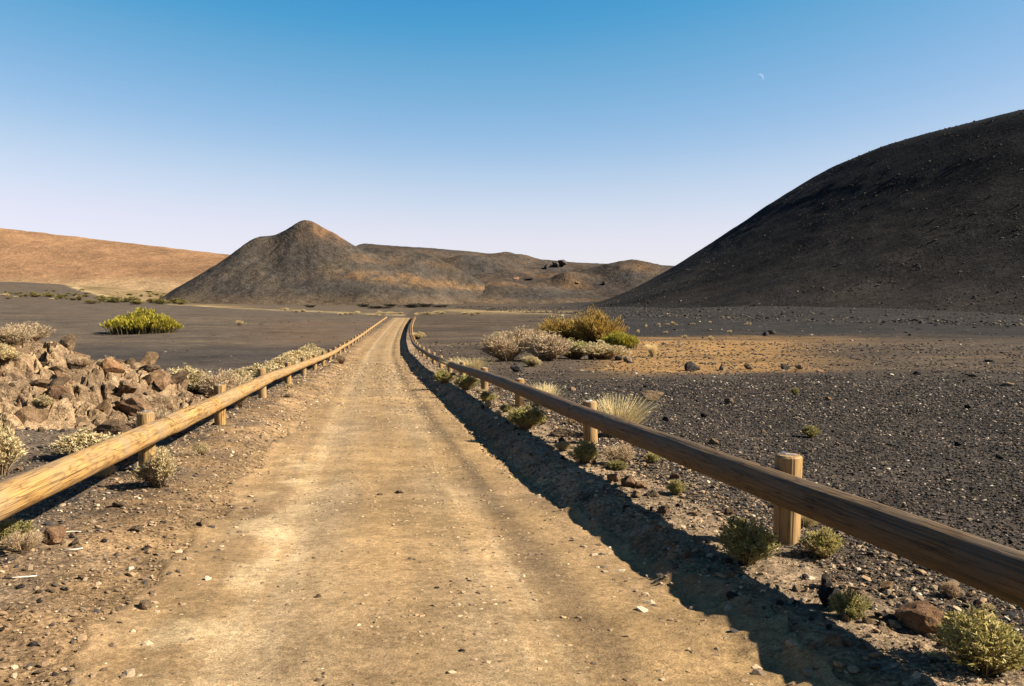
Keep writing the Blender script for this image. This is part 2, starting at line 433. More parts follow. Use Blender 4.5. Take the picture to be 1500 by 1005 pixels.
def leaf_material(name, trans=.3):
    m = NT(name); c = m.attr('col').outputs['Color']; oi = m.n('ShaderNodeObjectInfo')
    t = m.ramp(oi.outputs['Random'], [(0, (.70, .67, .62)), (.5, (.87, .85, .80)), (1, (1.02, .95, .85))])
    c = m.mixc(c, t, 1.0, 'MULTIPLY')
    m.l(c, m.b.inputs['Base Color'])
    m.b.inputs['Roughness'].default_value = .75
    tr = m.n('ShaderNodeBsdfTranslucent'); m.l(c, tr.inputs['Color'])
    mx = m.n('ShaderNodeMixShader'); mx.inputs[0].default_value = trans
    m.l(m.b.outputs[0], mx.inputs[1]); m.l(tr.outputs[0], mx.inputs[2])
    m.l(mx.outputs[0], m.t.nodes['Material Output'].inputs['Surface'])
    return m.m
M_leaf = leaf_material('shrub_leaf')
M_twig = leaf_material('shrub_twig', .0)

# ------------------------------------------------------------------ ground sheet
def build_ground():
    fr = np.radians(np.arange(-34, 34.001, 0.125))
    rest = np.radians(np.concatenate([np.arange(35.5, 180, 6), np.arange(180, 325, 6)]))
    th = np.concatenate([fr, rest])
    r = np.concatenate([[0.15, .4, .7, 1.0, 1.3, 1.6, 1.9, 2.15], np.exp(np.arange(math.log(2.3), math.log(110), .0068)),
                        np.exp(np.arange(math.log(110), math.log(9000), .022))])
    Rr, Th = np.meshgrid(r, th, indexing='ij')
    X = Rr * np.sin(Th); Y = Rr * np.cos(Th)
    Z = G(X, Y) - 0.06 * sst(.55, .98, road_mask(X, Y))
    C = ground_color(X, Y)
    f = grid_faces(len(r), len(th), closed=True)[:, ::-1]
    o = obj('ground', mesh_np('ground', np.stack([X, Y, Z], -1).reshape(-1, 3), f, True, C.reshape(-1, 3)), M_ground)
    tag(o, kind='structure')
build_ground()
def build_road():
    s = np.concatenate([np.arange(-2.0, 2.2, .2), np.exp(np.arange(math.log(2.3), math.log(ROAD_END + 1), .0075))])
    us = np.linspace(ROAD_L - .40, ROAD_R + .62, 120)
    S, U = np.meshgrid(s, us, indexing='ij')
    X = xC(S) + U; Y = S
    m = road_mask(X, Y)
    Z = G(X, Y) + 0.010 - 0.075 * (1 - sst(.12, .50, m))
    C = ground_color(X, Y)
    f = grid_faces(len(s), len(us))
    # keep only the quads that rise out of the soil
    mv = m.reshape(-1); f = f[(mv[f].max(1) > .02)][:, ::-1]
    f = f[:, ::-1]
    o = obj('road', mesh_np('road', np.stack([X, Y, Z], -1).reshape(-1, 3), f, True, C.reshape(-1, 3)), M_road)
    tag(o, kind='structure')
build_road()

# ------------------------------------------------------------------ hills
HC = np.array([330.0, 330.0])
_hq = [0, 110, 145, 170, 190, 200, 210, 220, 230, 240, 250, 264, 273, 282, 294, 306, 330, 360]
_hz = [80, 74, 68, 62, 57.3, 54.9, 51.8, 45.0, 38.9, 31.6, 25.1, 16.3, 10.9, 6.1, 1.3, -2.0, -5.5, -9]
_hg, _hv = smooth_table(_hq, _hz, 9, -30, 400)
def hill_z(x, y):
    q = np.hypot(x - HC[0], y - HC[1])
    z = np.interp(q, _hg, _hv)
    return z + .9 * fbm(x, y, 38, 3, 61) + .35 * fbm(x, y, 7, 3, 62) * sst(150, 260, q)
def build_dark_hill():
    a = np.radians(np.concatenate([np.arange(150, 300, .4), np.arange(300, 510, 4)]))
    q = np.concatenate([np.arange(0.5, 120, 6), np.arange(120, 345, .9)])
    Q, A = np.meshgrid(q, a, indexing='ij')
    X = HC[0] + Q * np.cos(A); Y = HC[1] + Q * np.sin(A)
    Z = hill_z(X, Y)
    n = fbm(X, Y, 30, 4, 63)
    C = mix(np.zeros(X.shape + (3,)) + np.array((.013, .012, .0115)), (.042, .033, .026), (.55 + 1.2 * n).clip(0, 1) * sst(205, 292, Q)) * ALB
    o = obj('dark_hill', mesh_np('dark_hill', np.stack([X, Y, Z], -1).reshape(-1, 3), grid_faces(len(q), len(a), True), True, C.reshape(-1, 3)), M_hill)
    tag(o, kind='structure')
build_dark_hill()

def softmax2(a, b, k=2.0):
    return np.maximum(a, b) + k * np.exp(-np.abs(a - b) / k) * .5
def cone_z(x, y):
    dx = np.where(x < -129, (-129 - x) * 1.12, np.where(x > -92, (x + 92) * .80, 0.0))
    b = 36.2 - .64 * (np.sqrt(dx ** 2 + ((y - 458) * .90) ** 2 + 5) - 2.0)
    kx = (x + 106.5) / np.where(x > -106.5, 13.0, 10.5)
    a = b + 8.8 * np.exp(-kx ** 2 - ((y - 456) / 17) ** 2)
    rc = np.hypot(np.maximum(np.abs(x + 55) - 42, 0), (y - 474) * .8)
    c = 34.5 - .085 * (x + 95) + 1.6 * fbm(x, y, 30, 2, 74) - .50 * (np.sqrt(rc ** 2 + 10) - 2.0)
    z = softmax2(a, c, 1.2)
    gul = np.arctan2(y - 458, x + 108) * 9
    z = z + .4 * perlin(gul, np.hypot(x + 108, y - 458) / 60, 75) * sst(4, 14, z) * (1 - sst(30, 38, z))
    z = z - 30 * sst(-60, 26, x + 16 * fbm(x, y, 40, 2, 78))
    foot = 4.0 * np.exp(-np.maximum(z, 0) / 5.0)          # concave foot
    return z - 2.0 + foot * .5 + 1.3 * fbm(x, y, 24, 3, 71) + .35 * fbm(x, y, 5, 3, 72)
def far_grid(name, xs, ys, zf, cf, mat):
    X, Y = np.meshgrid(xs, ys, indexing='xy')
    Z = zf(X, Y); C = cf(X, Y, Z) * ALB
    o = obj(name, mesh_np(name, np.stack([X, Y, Z], -1).reshape(-1, 3), grid_faces(len(ys), len(xs)), True, C.reshape(-1, 3)), mat)
    return tag(o, kind='structure')
def cone_c(x, y, z):
    c = np.zeros(x.shape + (3,)) + np.array((.082, .068, .055))
    n = fbm(x, y, 22, 4, 73)
    c = mix(c, (.12, .085, .055), (.3 + 1.3 * n).clip(0, 1) * .8)
    top = sst(25, 38, z + 5 * n) * sst(-108, -94, x + 12 * n)
    c = mix(c, (.26, .14, .07), (top * (.6 + .8 * fbm(x, y, 7, 3, 76))).clip(0, .9))
    c = mix(c, (.055, .048, .042), (1.6 * fbm(x, y, 9, 3, 77) - .1).clip(0, .6))
    c = mix(c, (.15, .10, .058), (1 - sst(1, 6, z)) * .6)
    m5 = fbm(x, y, 14, 3, 79)
    for cx, sx, zc, sz_, k in ((-62, 20, 12.5, 2.2, 1.0), (-42, 10, 10, 2.0, .9), (-16, 18, 8, 1.8, .9), (-70, 14, 22, 2.5, .45), (-36, 8, 20, 2.5, .4)):
        g = np.exp(-((x - cx) / sx) ** 2 - ((z - zc - 2.5 * m5 + .05 * (x - cx)) / sz_) ** 2) * (y < 474)
        c = mix(c, (.25, .142, .066), (g * k * (.75 + 1.3 * m5 + 1.2 * fbm(x, y, 3.5, 3, 80))).clip(0, .85))
    return c * .88
far_grid('cinder_cone', np.arange(-190, 30, .9), np.arange(362, 545, 1.0), cone_z, cone_c, M_far)

_cx = [-220, -124, -90, -52, -29, -14, -4, 7, 19, 48, 90, 150, 400]
_cz = [40, 44, 41.5, 39, 37, 35.3, 37, 34, 31.5, 29, 27.5, 26, 24]
_cg, _cv = smooth_table(_cx, _cz, 6, -260, 420)
def ridge_z(x, y):
    crest = np.interp(x, _cg, _cv)
    t = np.clip((y - 425) / 205.0, 0, 1)
    ramp = .55 * t + .45 * t * t * (3 - 2 * t)
    z = ramp * crest
    hum = fbm(x * 1.0, y * .8, 62, 3, 81)
    z = z + 6.0 * hum * np.sin(np.pi * t) + 2.2 * fbm(x, y, 17, 3, 82) * np.sin(np.pi * np.clip(t, 0.02, .98))
    def dome(cx, cy, h, r, e=1.0):
        q = np.hypot(x - cx, (y - cy) * e) / r
        return h * np.exp(-q * q * 1.4)
    z = z + dome(66, 520, 11.5, 38) + dome(32, 500, 6, 15) + dome(-62, 470, 7, 40, 1.6) + dome(-5, 470, 4, 34, 1.6) + dome(8, 590, 2.5, 14) + dome(-30, 560, 4, 20)
    z = z * sst(-140, -104, x) - 8 * (1 - sst(-130, -110, x))
    z = z - 45 * sst(640, 760, y)
    z = z - 6 * (1 - sst(418, 436, y)) + .3 * fbm(x, y, 4, 2, 83)
    return z
def ridge_c(x, y, z):
    c = np.zeros(x.shape + (3,)) + np.array((.080, .064, .051))
    n = fbm(x, y, 34, 4, 84); n2 = fbm(x, y, 12, 3, 85)
    c = mix(c, (.125, .083, .050), (.35 + 1.6 * n).clip(0, 1) * .85)
    c = mix(c, (.062, .056, .054), (2.2 * n2 - .1).clip(0, 1) * .6)
    for cx, cy, sx, sy, k in ((-60, 474, 20, 5, .9), (-12, 468, 26, 5, .7), (34, 486, 7, 7, .7), (40, 506, 10, 5, .6), (72, 512, 10, 7, .5), (-100, 560, 16, 20, .5),
                              (10, 596, 8, 12, .55), (-8, 592, 6, 14, .5), (18, 540, 14, 8, .5), (-60, 560, 12, 10, .4), (-88, 500, 20, 14, .4)):
        g = np.exp(-((x - cx) / sx) ** 2 - ((y - cy) / sy) ** 2)
        c = mix(c, (.23, .128, .058), (g * k * (.8 + n2 + 1.2 * fbm(x, y, 4, 3, 86))).clip(0, 1))
    c = mix(c, (.19, .125, .065), (1 - sst(.5, 4, z)) * .4)
    return c * .85
far_grid('ridge', np.arange(-210, 330, 1.6), np.concatenate([np.arange(412, 660, 1.4), np.arange(660, 800, 8)]), ridge_z, ridge_c, M_far)

def plateau_z(x, y):
    crest = 51 + (-x - 300) * .118
    crest = np.where(x > -300, 51 + (-x - 300) * .10, crest)
    t = np.clip((y - 640 + .05 * x) / 240.0, 0, 1)
    z = 8 + (crest - 8) * (t * .75 + .25 * t * t * (3 - 2 * t))
    return z + 2.0 * fbm(x, y, 60, 4, 91) * np.sin(np.pi * t) + .9 * fbm(x, y, 18, 3, 92) - 14 * (1 - sst(655, 690, y - .05 * x)) - 60 * sst(1000, 1300, y)
def plateau_c(x, y, z):
    n = fbm(x, y, 50, 4, 93)
    c = mix(np.zeros(x.shape + (3,)) + np.array((.31, .17, .085)), (.235, .13, .068), (.4 + 1.4 * n).clip(0, 1))
    c = mix(c, (.40, .27, .14), (1 - sst(14, 24, z + 5 * n)) * .7)
    return c
M_plat = soil_material('tan_slope', .10, (.80, .90), [(.03, .3, 6.0), (.12, .5, 2.0), (.4, .6, .9)], (.12, .09, .045), .5)
far_grid('plateau', np.arange(-1500, -60, 4.0), np.concatenate([np.arange(640, 960, 3.0), np.arange(960, 1400, 20)]), plateau_z, plateau_c, M_plat)

# ------------------------------------------------------------------ rocks
def rock_mesh(name, seed, sub=3, cuts=9, rough=.10, flat=.75):
    bm = bmesh.new(); bmesh.ops.create_icosphere(bm, subdivisions=sub, radius=1.0)
    v = np.array([p.co for p in bm.verts]); f = np.array([[q.index for q in t.verts] for t in bm.faces]); bm.free()
    r = np.random.default_rng(seed)
    for _ in range(cuts):
        n = r.normal(size=3); n /= np.linalg.norm(n); c = r.uniform(.45, .85)
        d = v @ n
        v = v - np.maximum(d - c, 0)[:, None] * n * .92
    s = r.uniform(.8, 1.25, 3); s[2] *= flat
    v = v * s
    ph = r.uniform(0, 50)
    rad = 1 + rough * perlin(v[:, 0] * 2.3 + ph, v[:, 1] * 2.3 + v[:, 2] * 3.1, seed) + rough * .6 * perlin(v[:, 0] * 5.1 + ph, v[:, 2] * 5.1 - v[:, 1] * 4.0, seed + 1)
    v = v * rad[:, None]
    v /= np.abs(v[:, :2]).max()                     # half-width 1
    v[:, 2] -= v[:, 2].min()                        # foot at z = 0
    return mesh_np(name, v, f, False)
ROCKS = [rock_mesh('rock', 100 + k, 3 if k < 8 else 2, 10) for k in range(14)]
_rk = {}
def rock_me(k, mat):
    key = (k, mat.name)
    if key not in _rk:
        me = ROCKS[k].copy(); me.materials.clear(); me.materials.append(mat); _rk[key] = me
    return _rk[key]
_ri = [0]
def rock(x, y, half, mat, label, group=None, name='rock', tall=1.0, sink=.25, k=None, rz=None, z=None, tilt=.2, wide=1.0):
    _ri[0] += 1
    k = _ri[0] % (8 if half > .05 else 14) if k is None else k
    o = obj(name, rock_me(k, mat))
    hgt = half * tall
    zz = (gz(x, y) if z is None else z) - sink * hgt
    o.location = (x, y, zz)
    o.scale = (half * wide, half, hgt)
    o.rotation_euler = (rng.uniform(-tilt, tilt), rng.uniform(-tilt, tilt), rng.uniform(0, 6.28) if rz is None else rz)
    return tag(o, label, 'rock' if name == 'rock' else 'stone', group)
def rock_px(px, py, wpx, mat, label, group=None, **kw):
    x, y, z = site(px, py); d = y
    return rock(x, y, max(.5 * wpx * d / F, .008), mat, label, group, **kw)

# ------------------------------------------------------------------ fences
def tube(axis, rad, wood_off=0.0, nseg=18, caps=True, jitter=0.0, seed=0):
    """swept round log along axis points; returns verts, faces, wood coords"""
    axis = np.asarray(axis, dtype=np.float64); n = len(axis)
    d = np.gradient(axis, axis=0); d /= np.linalg.norm(d, axis=1)[:, None]
    up = np.array([0, 0, 1.0]) if abs(d[0, 2]) < .9 else np.array([1.0, 0, 0])
    s = np.cross(d, up); s /= np.linalg.norm(s, axis=1)[:, None]; w = np.cross(s, d)
    a = np.linspace(0, 2 * np.pi, nseg, endpoint=False)
    L = np.concatenate([[0], np.cumsum(np.linalg.norm(np.diff(axis, axis=0), axis=1))])
    rr = np.asarray(rad) * np.ones(n)
    A, Li = np.meshgrid(a, L, indexing='xy')
    rj = rr[:, None] * (1 + jitter * perlin(np.cos(A) * 1.3 + seed * 3.1, Li * .9 + np.sin(A) * 1.3, seed))
    V = axis[:, None, :] + rj[..., None] * (np.cos(A)[..., None] * s[:, None, :] + np.sin(A)[..., None] * w[:, None, :])
    W = np.stack([rj * np.cos(A), rj * np.sin(A), Li + wood_off], -1)
    verts = V.reshape(-1, 3); wv = W.reshape(-1, 3)
    q = grid_faces(n, nseg, True)
    fs = [q]
    if caps:
        c0 = len(verts); verts = np.vstack([verts, axis[0], axis[-1]]); wv = np.vstack([wv, [0, 0, wood_off], [0, 0, L[-1] + wood_off]])
        i = np.arange(nseg); j = (i + 1) % nseg; b = (n - 1) * nseg
        fs.append(np.concatenate([np.stack([np.full(nseg, c0), j, i], -1), np.stack([np.full(nseg, c0 + 1), b + i, b + j], -1)]))
    return verts, fs, wv
def post_mesh(r, h, seed):
    zs = np.array([-.45, -.2, 0, .15, .3, .45, h - .012, h])
    ax = np.stack([0 * zs, 0 * zs, zs], -1)
    rd = np.array([r] * 7 + [r - .012])
    v, f, w = tube(ax, rd, seed * 2.0, 18, True, .035, seed)
    me = mesh_np('post', v, f, True, None, w); me.set_sharp_from_angle(angle=R(40)); me.materials.append(M_wood); return me
def bracket_mesh():
    bm = bmesh.new()
    def box(cx, cy, cz, sx, sy, sz):
        bmesh.ops.create_cube(bm, size=1, matrix=Matrix.Translation((cx, cy, cz)) @ Matrix.Diagonal((sx, sy, sz, 1)))
    box(0, 0, .003, .10, .022, .006); box(.052, 0, -.03, .004, .022, .07); box(-.02, 0, .010, .022, .022, .012)
    me = bpy.data.meshes.new('bracket'); bm.to_mesh(me); bm.free(); me.materials.append(M_steel); return me
POSTS = [post_mesh(.084, .60, s) for s in range(4)]
BRK = bracket_mesh()
RAIL_R, RAIL_H = .101, .36
def fence(ys, xf, out, label, rise=0.0, tall=1.0):
    """out = +1 / -1: side on which the posts stand behind the rail"""
    px_ = [float(xf(y)) for y in ys]
    zs = [gz(x + out * .15, y) for x, y in zip(px_, ys)]
    zr = np.array([float(P(y)) for y in ys]) - RAIL_H
    root = empty('wooden_fence', (px_[0], ys[0], zs[0]))
    o0 = np.array(root.location)
    r = np.random.default_rng(7 if out > 0 else 8)
    for i, (x, y, z) in enumerate(zip(px_, ys, zs)):
        p = obj('post', POSTS[i % 4], None, root)
        p.location = (x + out * (.178) - o0[0], y - o0[1] , float(P(y)) + .50 - .60 - (.055 if out > 0 and y > 8 else 0) - o0[2] + r.uniform(-.025, .015))
        p.rotation_euler = (r.uniform(-.03, .03), r.uniform(-.03, .03), r.uniform(0, 6.28))
        if y < 40:
            b = obj('bracket', BRK, None, p); b.location = (.01, 0, .60); b.rotation_euler = (0, 0, r.uniform(0, 6.28))
    rw = M_wood if out < 0 else M_wood_shaded
    bays = [0, 1] + list(range(3, len(ys), 2)) if out > 0 else list(range(0, len(ys), 2))
    if bays[-1] != len(ys) - 1: bays.append(len(ys) - 1)
    for b0, b1 in zip(bays[:-1], bays[1:]):
        n = 41 if ys[b0] < 30 else 11
        kn = np.array([[px_[q], ys[q], zr[q] + RAIL_H + rise] for q in range(b0, b1 + 1)])
        t = np.linspace(.0006, .9994, n); kt = (kn[:, 1] - kn[0, 1]) / (kn[-1, 1] - kn[0, 1])
        A = np.stack([np.interp(t, kt, kn[:, q]) for q in range(3)], -1) - o0
        A[1:-1] = (A[:-2] + 2 * A[1:-1] + A[2:]) / 4
        A[:, 2] += .016 * np.sin(np.pi * t) * r.uniform(-1, 1); A[:, 0] += .02 * np.sin(np.pi * t) * r.uniform(-1, 1)
        rad = RAIL_R * (1 + r.uniform(-.03, .03)) * np.ones(n); rad[0] -= .008; rad[-1] -= .008
        v, f, w = tube(A, rad, b0 * 5.3 + (50 if out > 0 else 0), 30 if ys[b0] < 30 else 10, True, .055, b0 + 3)
        me = mesh_np('rail', v, f, True, None, w); me.set_sharp_from_angle(angle=R(50))
        obj('rail', me, rw, root)
    tag(root, label, 'fence', 'log rail fences along the track')
    return root
ysL = [-1.3, 3.7, 8.7, 13.0, 18.2, 23.8, 29.0, 34.0, 39.0, 43.6]
ysL += list(np.arange(48, 152, 5.0))
ysR = [-4.4, 0.6, 5.6, 10.6, 15.7, 20.6, 25.8, 30.6, 35.4, 40.2, 45.1]
ysR += list(np.arange(50, 154, 5.0))
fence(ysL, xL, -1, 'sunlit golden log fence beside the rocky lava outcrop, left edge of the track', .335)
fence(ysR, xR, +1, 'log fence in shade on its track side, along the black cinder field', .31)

# ------------------------------------------------------------------ pebbles (uncountable: stuff)
def scatter(name, pts, scl, rot, tint, mat, subdiv=1, parent=None):
    me = bpy.data.meshes.new(name); me.vertices.add(len(pts)); me.vertices.foreach_set('co', np.asarray(pts, np.float32).ravel()); me.update()
    for an, dat in (('scl', scl), ('rot', rot)):
        a = me.attributes.new(an, 'FLOAT_VECTOR', 'POINT'); a.data.foreach_set('vector', np.asarray(dat, np.float32).ravel())
    a = me.attributes.new('tint', 'FLOAT_COLOR', 'POINT'); cc = np.ones((len(pts), 4), np.float32); cc[:, :3] = tint; a.data.foreach_set('color', cc.ravel())
    me.materials.append(mat)
    o = obj(name, me)
    ng = bpy.data.node_groups.new(name, 'GeometryNodeTree')
    ng.interface.new_socket('Geometry', in_out='INPUT', socket_type='NodeSocketGeometry')
    ng.interface.new_socket('Geometry', in_out='OUTPUT', socket_type='NodeSocketGeometry')
    N = ng.nodes; Lk = ng.links
    gi = N.new('NodeGroupInput'); go = N.new('NodeGroupOutput')
    ico = N.new('GeometryNodeMeshIcoSphere'); ico.inputs['Radius'].default_value = 1.0; ico.inputs['Subdivisions'].default_value = subdiv
    sp = N.new('GeometryNodeSetPosition'); nz = N.new('ShaderNodeTexNoise'); nz.inputs['Scale'].default_value = .9
    sb = N.new('ShaderNodeVectorMath'); sb.operation = 'SUBTRACT'; sb.inputs[1].default_value = (.5, .5, .5)
    mu = N.new('ShaderNodeVectorMath'); mu.operation = 'SCALE'; mu.inputs['Scale'].default_value = 1.5
    Lk.new(nz.outputs['Color'], sb.inputs[0]); Lk.new(sb.outputs[0], mu.inputs[0]); Lk.new(mu.outputs[0], sp.inputs['Offset']); Lk.new(ico.outputs['Mesh'], sp.inputs['Geometry'])
    ss = N.new('GeometryNodeSetShadeSmooth'); ss.inputs['Shade Smooth'].default_value = False; Lk.new(sp.outputs[0], ss.inputs[0])
    sm = N.new('GeometryNodeSetMaterial'); sm.inputs['Material'].default_value = mat; Lk.new(ss.outputs[0], sm.inputs['Geometry'])
    ip = N.new('GeometryNodeInstanceOnPoints'); Lk.new(gi.outputs[0], ip.inputs['Points']); Lk.new(sm.outputs[0], ip.inputs['Instance'])
    for an, sock in (('rot', 'Rotation'), ('scl', 'Scale')):
        na = N.new('GeometryNodeInputNamedAttribute'); na.data_type = 'FLOAT_VECTOR'; na.inputs['Name'].default_value = an
        Lk.new(na.outputs['Attribute'], ip.inputs[sock])
    Lk.new(ip.outputs[0], go.inputs[0])
    md = o.modifiers.new('scatter', 'NODES'); md.node_group = ng
    return tag(o, kind='stuff')
def rand_rs(n, size, flat=.7):
    s = size[:, None] * np.stack([rng.uniform(.7, 1.3, n), rng.uniform(.7, 1.3, n), rng.uniform(.5, 1.0, n) * flat], -1)
    return s, np.stack([rng.uniform(-.5, .5, n), rng.uniform(-.5, .5, n), rng.uniform(0, 6.28, n)], -1)
def pick(cols, w, n):
    c = np.array(cols)[rng.choice(len(cols), n, p=np.array(w) / sum(w))]
    return c * rng.uniform(.75, 1.25, (n, 1)) * ALB
def fan(n, r0, r1, pw=1.0, half=50):
    r = np.exp(rng.uniform(0, 1, n) ** pw * math.log(r1 / r0)) * r0
    a = np.radians(rng.uniform(-half, half, n))
    return r * np.sin(a), r * np.cos(a), r
def gravel(name, n, keep, smin, smax, alpha, cols, w, r0=2.3, r1=60, pw=.85, label=None, cat=None):
    x, y, r = fan(n, r0, r1, pw)
    k = keep(x, y) > rng.random(n); x, y, r = x[k], y[k], r[k]; n = len(x)
    lo = np.maximum(smin, r * .0009)
    sz = lo * (1 - rng.random(n) * (1 - (lo / np.maximum(smax, lo * 2)) ** alpha)) ** (-1 / alpha)
    z = G(x, y) + .004
    s, rt = rand_rs(n, sz)
    o = scatter(name, np.stack([x, y, z + .15 * s[:, 2]], -1), s, rt, pick(cols, w, n), M_peb)
    if label: tag(o, label, cat)
U = lambda x, y: x - xC(y)
gravel('road_gravel', 270000, lambda x, y: road_mask(x, y) * (.12 + .5 * sst(-.1, .35, fbm(x, y, 1.1, 3, 101)) + .35 * np.exp(-((U(x, y) - .45) / .5) ** 2)), .0022, .022, 2.2,
       [(.42, .28, .15), (.30, .20, .11), (.52, .38, .22), (.17, .115, .07)], [6, 4, 2.5, 2.0], 2.3, 45, 1.0, 'loose tan grit strewn over the dirt track', 'gravel')
gravel('verge_gravel', 160000, lambda x, y: ((np.abs(U(x, y)) > 1.15) & (np.abs(U(x, y)) < 3.2)) * (.65 + .7 * fbm(x, y, .6, 3, 102)) * np.where(U(x, y) < 0, .6, 1.0), .003, .036, 2.0,
       [(.34, .22, .12), (.22, .15, .09), (.46, .33, .20), (.09, .07, .055), (.60, .48, .32)], [7, 4, 3, 1.6, .6], 2.3, 60, .95, 'mixed brown rubble and grit along both road verges', 'gravel')
gravel('cinder_gravel', 350000, lambda x, y: (U(x, y) > 2.3) * (.8 + .4 * fbm(x, y, 1.5, 3, 103)) * (1 - .9 * sst(15, 30, y + 6 * fbm(x, y, 5, 2, 105))), .0036, .022, 2.8,
       [(.040, .035, .032), (.078, .060, .046), (.16, .112, .070), (.34, .25, .16), (.60, .50, .36)], [9, 8, 3.2, 1.2, .45], 3.5, 75, .9, 'black cinder gravel flecked with pale chips', 'gravel')
gravel('left_gravel', 75000, lambda x, y: (U(x, y) < -2.4) * (.7 + .5 * fbm(x, y, 1.5, 3, 104)), .005, .04, 2.3,
       [(.11, .085, .065), (.20, .145, .095), (.34, .25, .16), (.055, .047, .04), (.55, .46, .34)], [6, 4, 2.5, 4, .5], 4, 34, .9, 'brown volcanic gravel around the lava outcrop', 'gravel')
def scree():
    n = 60000
    a = np.radians(rng.uniform(180, 262, n)); q = 350 - 170 * rng.random(n) ** 1.7
    x = HC[0] + q * np.cos(a); y = HC[1] + q * np.sin(a)
    k = (y > 95) & (rng.random(n) < (.25 + sst(-.15, .25, fbm(x, y, 26, 3, 111)))); x, y, q = x[k], y[k], q[k]; n = len(x)
    z = np.maximum(hill_z(x, y), G(x, y))
    sz = .09 * (1 - rng.random(n) * .985) ** (-1 / 2.5); sz = np.minimum(sz, .65)
    s, rt = rand_rs(n, sz)
    o = scatter('hill_scree', np.stack([x, y, z + .1 * s[:, 2]], -1), s, rt, pick([(.045, .04, .036), (.085, .066, .05), (.16, .12, .08), (.26, .20, .13)], [8, 5, 1.8, .5], n), M_peb)
    tag(o, 'dark boulders scattered over the foot of the black hill', 'scree')
    n = 3200
    y = rng.uniform(28, 175, n); x = y * rng.uniform(.02, .62, n)
    sz = np.minimum(.028 * (1 - rng.random(n) * .985) ** (-1 / 2.0), .22) * (.6 + y / 130)
    s, rt = rand_rs(n, sz)
    o = scatter('field_stones', np.stack([x, y, G(x, y) + .1 * s[:, 2]], -1), s, rt, pick([(.05, .044, .04), (.10, .075, .055), (.28, .21, .14), (.45, .37, .24)], [7, 4, 1.6, .8], n), M_peb)
    tag(o, 'small stones strewn over the rust-coloured flat', 'stones')
scree()
def plain_stones():
    n = 4200
    y = np.exp(rng.uniform(math.log(22), math.log(150), n)); x = y * rng.uniform(-.95, -.17, n)
    k = (x < xL(y) - 1.5) & (fbm(x, y, 12, 3, 112) + .25 * rng.normal(size=n) > 0); x, y = x[k], y[k]; n = len(x)
    sz = np.minimum(.020 * (1 - rng.random(n) * .985) ** (-1 / 2.0), .16) * (.6 + y / 130)
    s, rt = rand_rs(n, sz)
    o = scatter('plain_stones', np.stack([x, y, G(x, y) + .1 * s[:, 2]], -1), s, rt, pick([(.07, .056, .045), (.12, .09, .065), (.24, .18, .12)], [7, 5, 1.2], n), M_peb)
    tag(o, 'small stones sprinkled over the dark plain behind the outcrop', 'stones')
plain_stones()

# ------------------------------------------------------------------ shrubs
def ribbons(P0, P1, w0, w1, bend, cols, r, nseg=2):
    """thin tapering blades from P0 to P1, drooping by bend; returns verts, quads, colors"""
    n = len(P0); d = P1 - P0; L = np.linalg.norm(d, axis=1, keepdims=True)
    side = np.cross(d, r.normal(size=(n, 3))); side /= np.linalg.norm(side, axis=1, keepdims=True) + 1e-9
    V = []; C = []
    for k in range(nseg + 1):
        t = k / nseg
        c = P0 + d * t; c = c + bend * (t * t)
        w = (w0 * (1 - t) + w1 * t)
        w = np.asarray(w).reshape(-1, 1) * np.ones((n, 1))
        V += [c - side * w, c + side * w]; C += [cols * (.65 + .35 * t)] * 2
    m = 2 * (nseg + 1)
    V = np.stack(V, 1).reshape(-1, 3); C = np.stack(C, 1).reshape(-1, 3)
    b = (np.arange(n) * m)[:, None]
    q = np.concatenate([b + np.array([2 * k, 2 * k + 1, 2 * k + 3, 2 * k + 2]) for k in range(nseg)])
    return V, q, C
def lerp_cols(cols, n, r):
    c = np.array(cols); i = r.integers(0, len(c), n); j = r.integers(0, len(c), n); t = r.random((n, 1))
    return (c[i] * (1 - t) + c[j] * t) * r.uniform(.75, 1.2, (n, 1))
